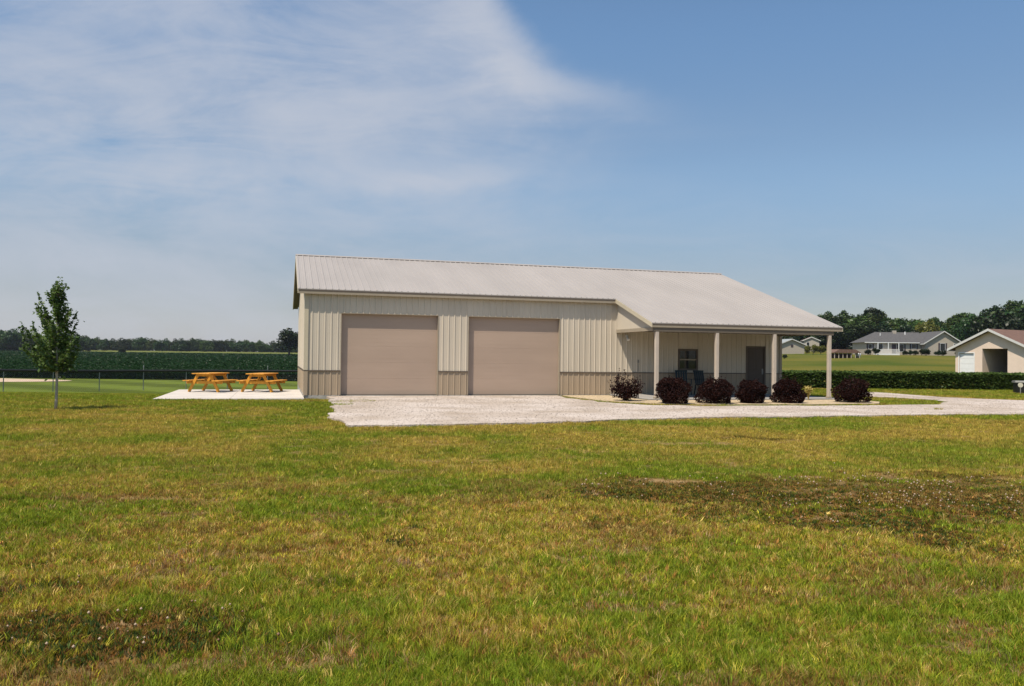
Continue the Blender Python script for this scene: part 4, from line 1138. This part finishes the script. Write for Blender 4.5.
# evergreen shrubs in front of the long house
lw = lh.matrix_basis
for k, (a, h_) in enumerate([(-8.2, 1.1), (-6.6, 1.4), (-.2, .9), (.9, 1.05), (2.0, 1.0), (3.4, 1.25), (4.2, 1.3), (6.0, 1.1), (7.2, 1.05), (10.6, 1.1), (12.0, 1.0)]):
    wx = lx+a+.2; wy = ly-(3.0 if a < 4.5 else 4.4)
    t = tree('foundation_shrub', wx, wy, h_*1.35, 1.3, 'round', k % 4, 'leafC', 'dark clipped shrub in the row along the front of the long house', 'clipped shrubs along the long house', .15)
    t['category'] = 'shrub'
sb = tree('round_bush', px2x(785, 150), 150, 1.0, 1.2, 'round', 0, 'leafC', 'small round dark bush on the mown slope below the small house', None, .05); sb['category'] = 'shrub'

# ------------------------------------------------------------------ light and sky
SUN_DIR = Vector((-1.17, -1.37, 3.3)).normalized()     # towards the sun
sl = bpy.data.lights.new('sun', 'SUN'); sl.energy = 4.2; sl.angle = math.radians(.53); sl.color = (1, .91, .775)
so_ = bpy.data.objects.new('sun', sl); COL.objects.link(so_); so_.rotation_euler = SUN_DIR.to_track_quat('Z', 'Y').to_euler(); so_.location = (-20, -20, 60)
wld = bpy.data.worlds.new('World'); S.world = wld; wld.use_nodes = True
nt = wld.node_tree; bg = nt.nodes['Background']
sky = nt.nodes.new('ShaderNodeTexSky'); sky.sky_type = 'NISHITA'; sky.sun_disc = False
sky.sun_elevation = math.asin(SUN_DIR.z); sky.sun_rotation = math.atan2(SUN_DIR.x, SUN_DIR.y) % (2*PI)
sky.air_density = 1.0; sky.dust_density = .5; sky.ozone_density = 1.2; sky.altitude = 200
tc = nt.nodes.new('ShaderNodeTexCoord')
def math_(op, a, b=None, c=None, clamp=False):
    n = nt.nodes.new('ShaderNodeMath'); n.operation = op; n.use_clamp = clamp
    for i, v in enumerate((a, b, c)):
        if v is None: continue
        if isinstance(v, (int, float)): n.inputs[i].default_value = v
        else: nt.links.new(v, n.inputs[i])
    return n.outputs[0]
sep = nt.nodes.new('ShaderNodeSeparateXYZ'); nt.links.new(tc.outputs['Generated'], sep.inputs[0])
dx, dy, dz = sep.outputs
yy_ = math_('MAXIMUM', dy, .05)
az = math_('DIVIDE', dx, yy_); el = math_('DIVIDE', dz, yy_)           # tangent-plane sky coordinates, north-facing
cmb = nt.nodes.new('ShaderNodeCombineXYZ'); nt.links.new(az, cmb.inputs[0]); nt.links.new(el, cmb.inputs[1])
def noise(scale, sxyz, rot, detail=8, dist=0, rough=.6, off=(0, 0, 0)):
    mp = nt.nodes.new('ShaderNodeMapping'); mp.inputs['Scale'].default_value = sxyz; mp.inputs['Rotation'].default_value = (0, 0, rot); mp.inputs['Location'].default_value = off
    nt.links.new(cmb.outputs[0], mp.inputs[0])
    n = nt.nodes.new('ShaderNodeTexNoise'); n.inputs['Scale'].default_value = scale; n.inputs['Detail'].default_value = detail; n.inputs['Distortion'].default_value = dist; n.inputs['Roughness'].default_value = rough
    nt.links.new(mp.outputs[0], n.inputs['Vector']); return n.outputs['Fac']
def ramp(v, a, b):
    n = nt.nodes.new('ShaderNodeMapRange'); n.interpolation_type = 'SMOOTHSTEP'; n.inputs[1].default_value = a; n.inputs[2].default_value = b
    nt.links.new(v, n.inputs[0]); return n.outputs[0]
nA = noise(2.6, (1, 2.6, 1), -.12, 9, .6, .58)
nB = noise(4.5, (1, 4.2, 1), -.12, 9, .9, .66, (3, 1, 0))
nC = noise(9.0, (1, 1.6, 1), .5, 7, .5, .6, (1, 7, 0))
def blob(cx, cy, rx, ry, rot=0, warp=.0):
    ca, sa = math.cos(rot), math.sin(rot)
    a = math_('ADD', az, -cx); b = math_('ADD', el, -cy)
    a = math_('ADD', a, math_('MULTIPLY', math_('ADD', nB, -.5), warp)); b = math_('ADD', b, math_('MULTIPLY', math_('ADD', nC, -.5), warp))
    p = math_('DIVIDE', math_('ADD', math_('MULTIPLY', a, ca), math_('MULTIPLY', b, sa)), rx)
    q = math_('DIVIDE', math_('ADD', math_('MULTIPLY', a, -sa), math_('MULTIPLY', b, ca)), ry)
    r2 = math_('ADD', math_('MULTIPLY', p, p), math_('MULTIPLY', q, q))
    return math_('POWER', 2.71828, math_('MULTIPLY', r2, -1))
def P2(px, py): return ((px-512)/F_PX, (356.4+(px-512)*.0121-py)/F_PX)
veil = math_('MULTIPLY', ramp(nA, .33, .72), ramp(az, .20, -.30))
veil = math_('MULTIPLY', veil, .80)
soft = math_('MULTIPLY', math_('ADD', blob(*P2(300, 70), .38, .13, .05, .16), blob(*P2(130, 150), .36, .10, 0, .16)), math_('MULTIPLY', ramp(nB, .25, .75), .34))
st1 = math_('MULTIPLY', blob(*P2(505, 38), .085, .050, -.75, .14), .95)
st2 = math_('MULTIPLY', blob(*P2(560, 80), .082, .020, -.25, .07), 1.0)
st3 = math_('MULTIPLY', blob(*P2(425, 178), .10, .013, .10, .05), .62)
st4 = math_('MULTIPLY', blob(*P2(230, 172), .24, .018, .0, .08), .42)
st5 = math_('MULTIPLY', blob(*P2(440, 85), .13, .06, .1, .14), .34)
cl = math_('ADD', veil, soft)
for s_ in (st1, st2, st3, st4, st5): cl = math_('ADD', cl, s_)
tex = math_('ADD', .30, math_('MULTIPLY', math_('ADD', nB, nC), .68))
cl = math_('MULTIPLY', cl, tex)
edge = math_('ADD', .312, math_('MULTIPLY', .11, math_('POWER', 2.71828, math_('DIVIDE', math_('ADD', az, .012), -.06))))
edge = math_('SUBTRACT', math_('ADD', el, math_('MULTIPLY', math_('ADD', nC, -.5), .07)), edge)
cl = math_('MULTIPLY', cl, ramp(edge, .045, -.060))
low = math_('MULTIPLY', math_('MULTIPLY', ramp(el, .26, .02), ramp(nB, .2, .8)), .30)       # thin bands near the horizon
cl = math_('ADD', cl, low)
cl = math_('MULTIPLY', math_('DIVIDE', cl, math_('ADD', cl, .75)), 1.25)
cl = math_('MULTIPLY', math_('MULTIPLY', cl, ramp(dz, -.01, .02)), math_('MULTIPLY', ramp(dy, .15, .5), ramp(dz, .75, .45)), clamp=True)
mix = nt.nodes.new('ShaderNodeMix'); mix.data_type = 'RGBA'
tint = nt.nodes.new('ShaderNodeHueSaturation'); tint.inputs['Saturation'].default_value = 1.0; tint.inputs['Value'].default_value = 1.0
nt.links.new(sky.outputs[0], tint.inputs['Color'])
air = nt.nodes.new('ShaderNodeValToRGB')                              # summer haze: dimmer, greyer air low down, deeper blue higher up
air.color_ramp.interpolation = 'EASE'
air.color_ramp.elements[0].position = .05; air.color_ramp.elements[0].color = (.368, .35, .368, 1)
air.color_ramp.elements[1].position = .42; air.color_ramp.elements[1].color = (.55, .628, .655, 1)
el2 = math_('DIVIDE', dz, math_('SQRT', math_('MAXIMUM', math_('ADD', math_('MULTIPLY', dx, dx), math_('MULTIPLY', dy, dy)), .0001)))
nt.links.new(el2, air.inputs[0])
em = air.color_ramp.elements.new(.24); em.color = (.53, .555, .56, 1)
amul = nt.nodes.new('ShaderNodeMix'); amul.data_type = 'RGBA'; amul.blend_type = 'MULTIPLY'; amul.inputs[0].default_value = 1
nt.links.new(tint.outputs[0], amul.inputs[6]); nt.links.new(air.outputs[0], amul.inputs[7])
ag = nt.nodes.new('ShaderNodeVectorMath'); ag.operation = 'SCALE'; ag.inputs['Scale'].default_value = 2.0
nt.links.new(amul.outputs[2], ag.inputs[0])
nt.links.new(cl, mix.inputs[0]); nt.links.new(ag.outputs[0], mix.inputs[6]); mix.inputs[7].default_value = (5.3, 5.6, 6.35, 1)
nt.links.new(mix.outputs[2], bg.inputs[0]); bg.inputs[1].default_value = .085

# ------------------------------------------------------------------ air
hz = MB(); top_ = max((o.matrix_basis @ Vector((0, 0, 1))).z for o in COL.objects if o.type == 'EMPTY')
hz.box(-4800, 4800, -4800, 4800, -2.1, max(top_, 24)+3)
ho = hz.build('haze', M['white']); ho.data.materials.clear()
hm = bpy.data.materials.new('air_haze'); hm.use_nodes = True; hn = hm.node_tree
hn.nodes.remove(hn.nodes['Principled BSDF'])
pvn = hn.nodes.new('ShaderNodeVolumePrincipled'); pvn.inputs['Density'].default_value = .00010; pvn.inputs['Color'].default_value = (.86, .92, 1, 1); pvn.inputs['Anisotropy'].default_value = .3
hn.links.new(pvn.outputs[0], hn.nodes['Material Output'].inputs['Volume']); ho.data.materials.append(hm); ho['kind'] = 'stuff'
S.cycles.volume_max_steps = 32

# ------------------------------------------------------------------ camera
cam = bpy.data.cameras.new('camera'); cam.sensor_width = 36; cam.lens = F_PX/1024*36; cam.clip_start = .1; cam.clip_end = 8000
co = bpy.data.objects.new('camera', cam); COL.objects.link(co); S.camera = co
f_ = Vector((0, math.cos(PITCH), math.sin(PITCH))); u_ = Vector((0, -math.sin(PITCH), math.cos(PITCH))); r0 = Vector((1, 0, 0))
rr = r0*math.cos(ROLL)+u_*math.sin(ROLL); uu = -r0*math.sin(ROLL)+u_*math.cos(ROLL)
mw = Matrix((rr, uu, -f_)).transposed().to_4x4(); mw.translation = (0, 0, CAM_H); co.matrix_world = mw

S.render.engine = 'CYCLES'
S.cycles.max_bounces = 6; S.cycles.diffuse_bounces = 1; S.cycles.transmission_bounces = 3; S.cycles.glossy_bounces = 2
S.view_settings.view_transform = 'Standard'; S.view_settings.look = 'None'; S.view_settings.exposure = .3; S.view_settings.gamma = 1
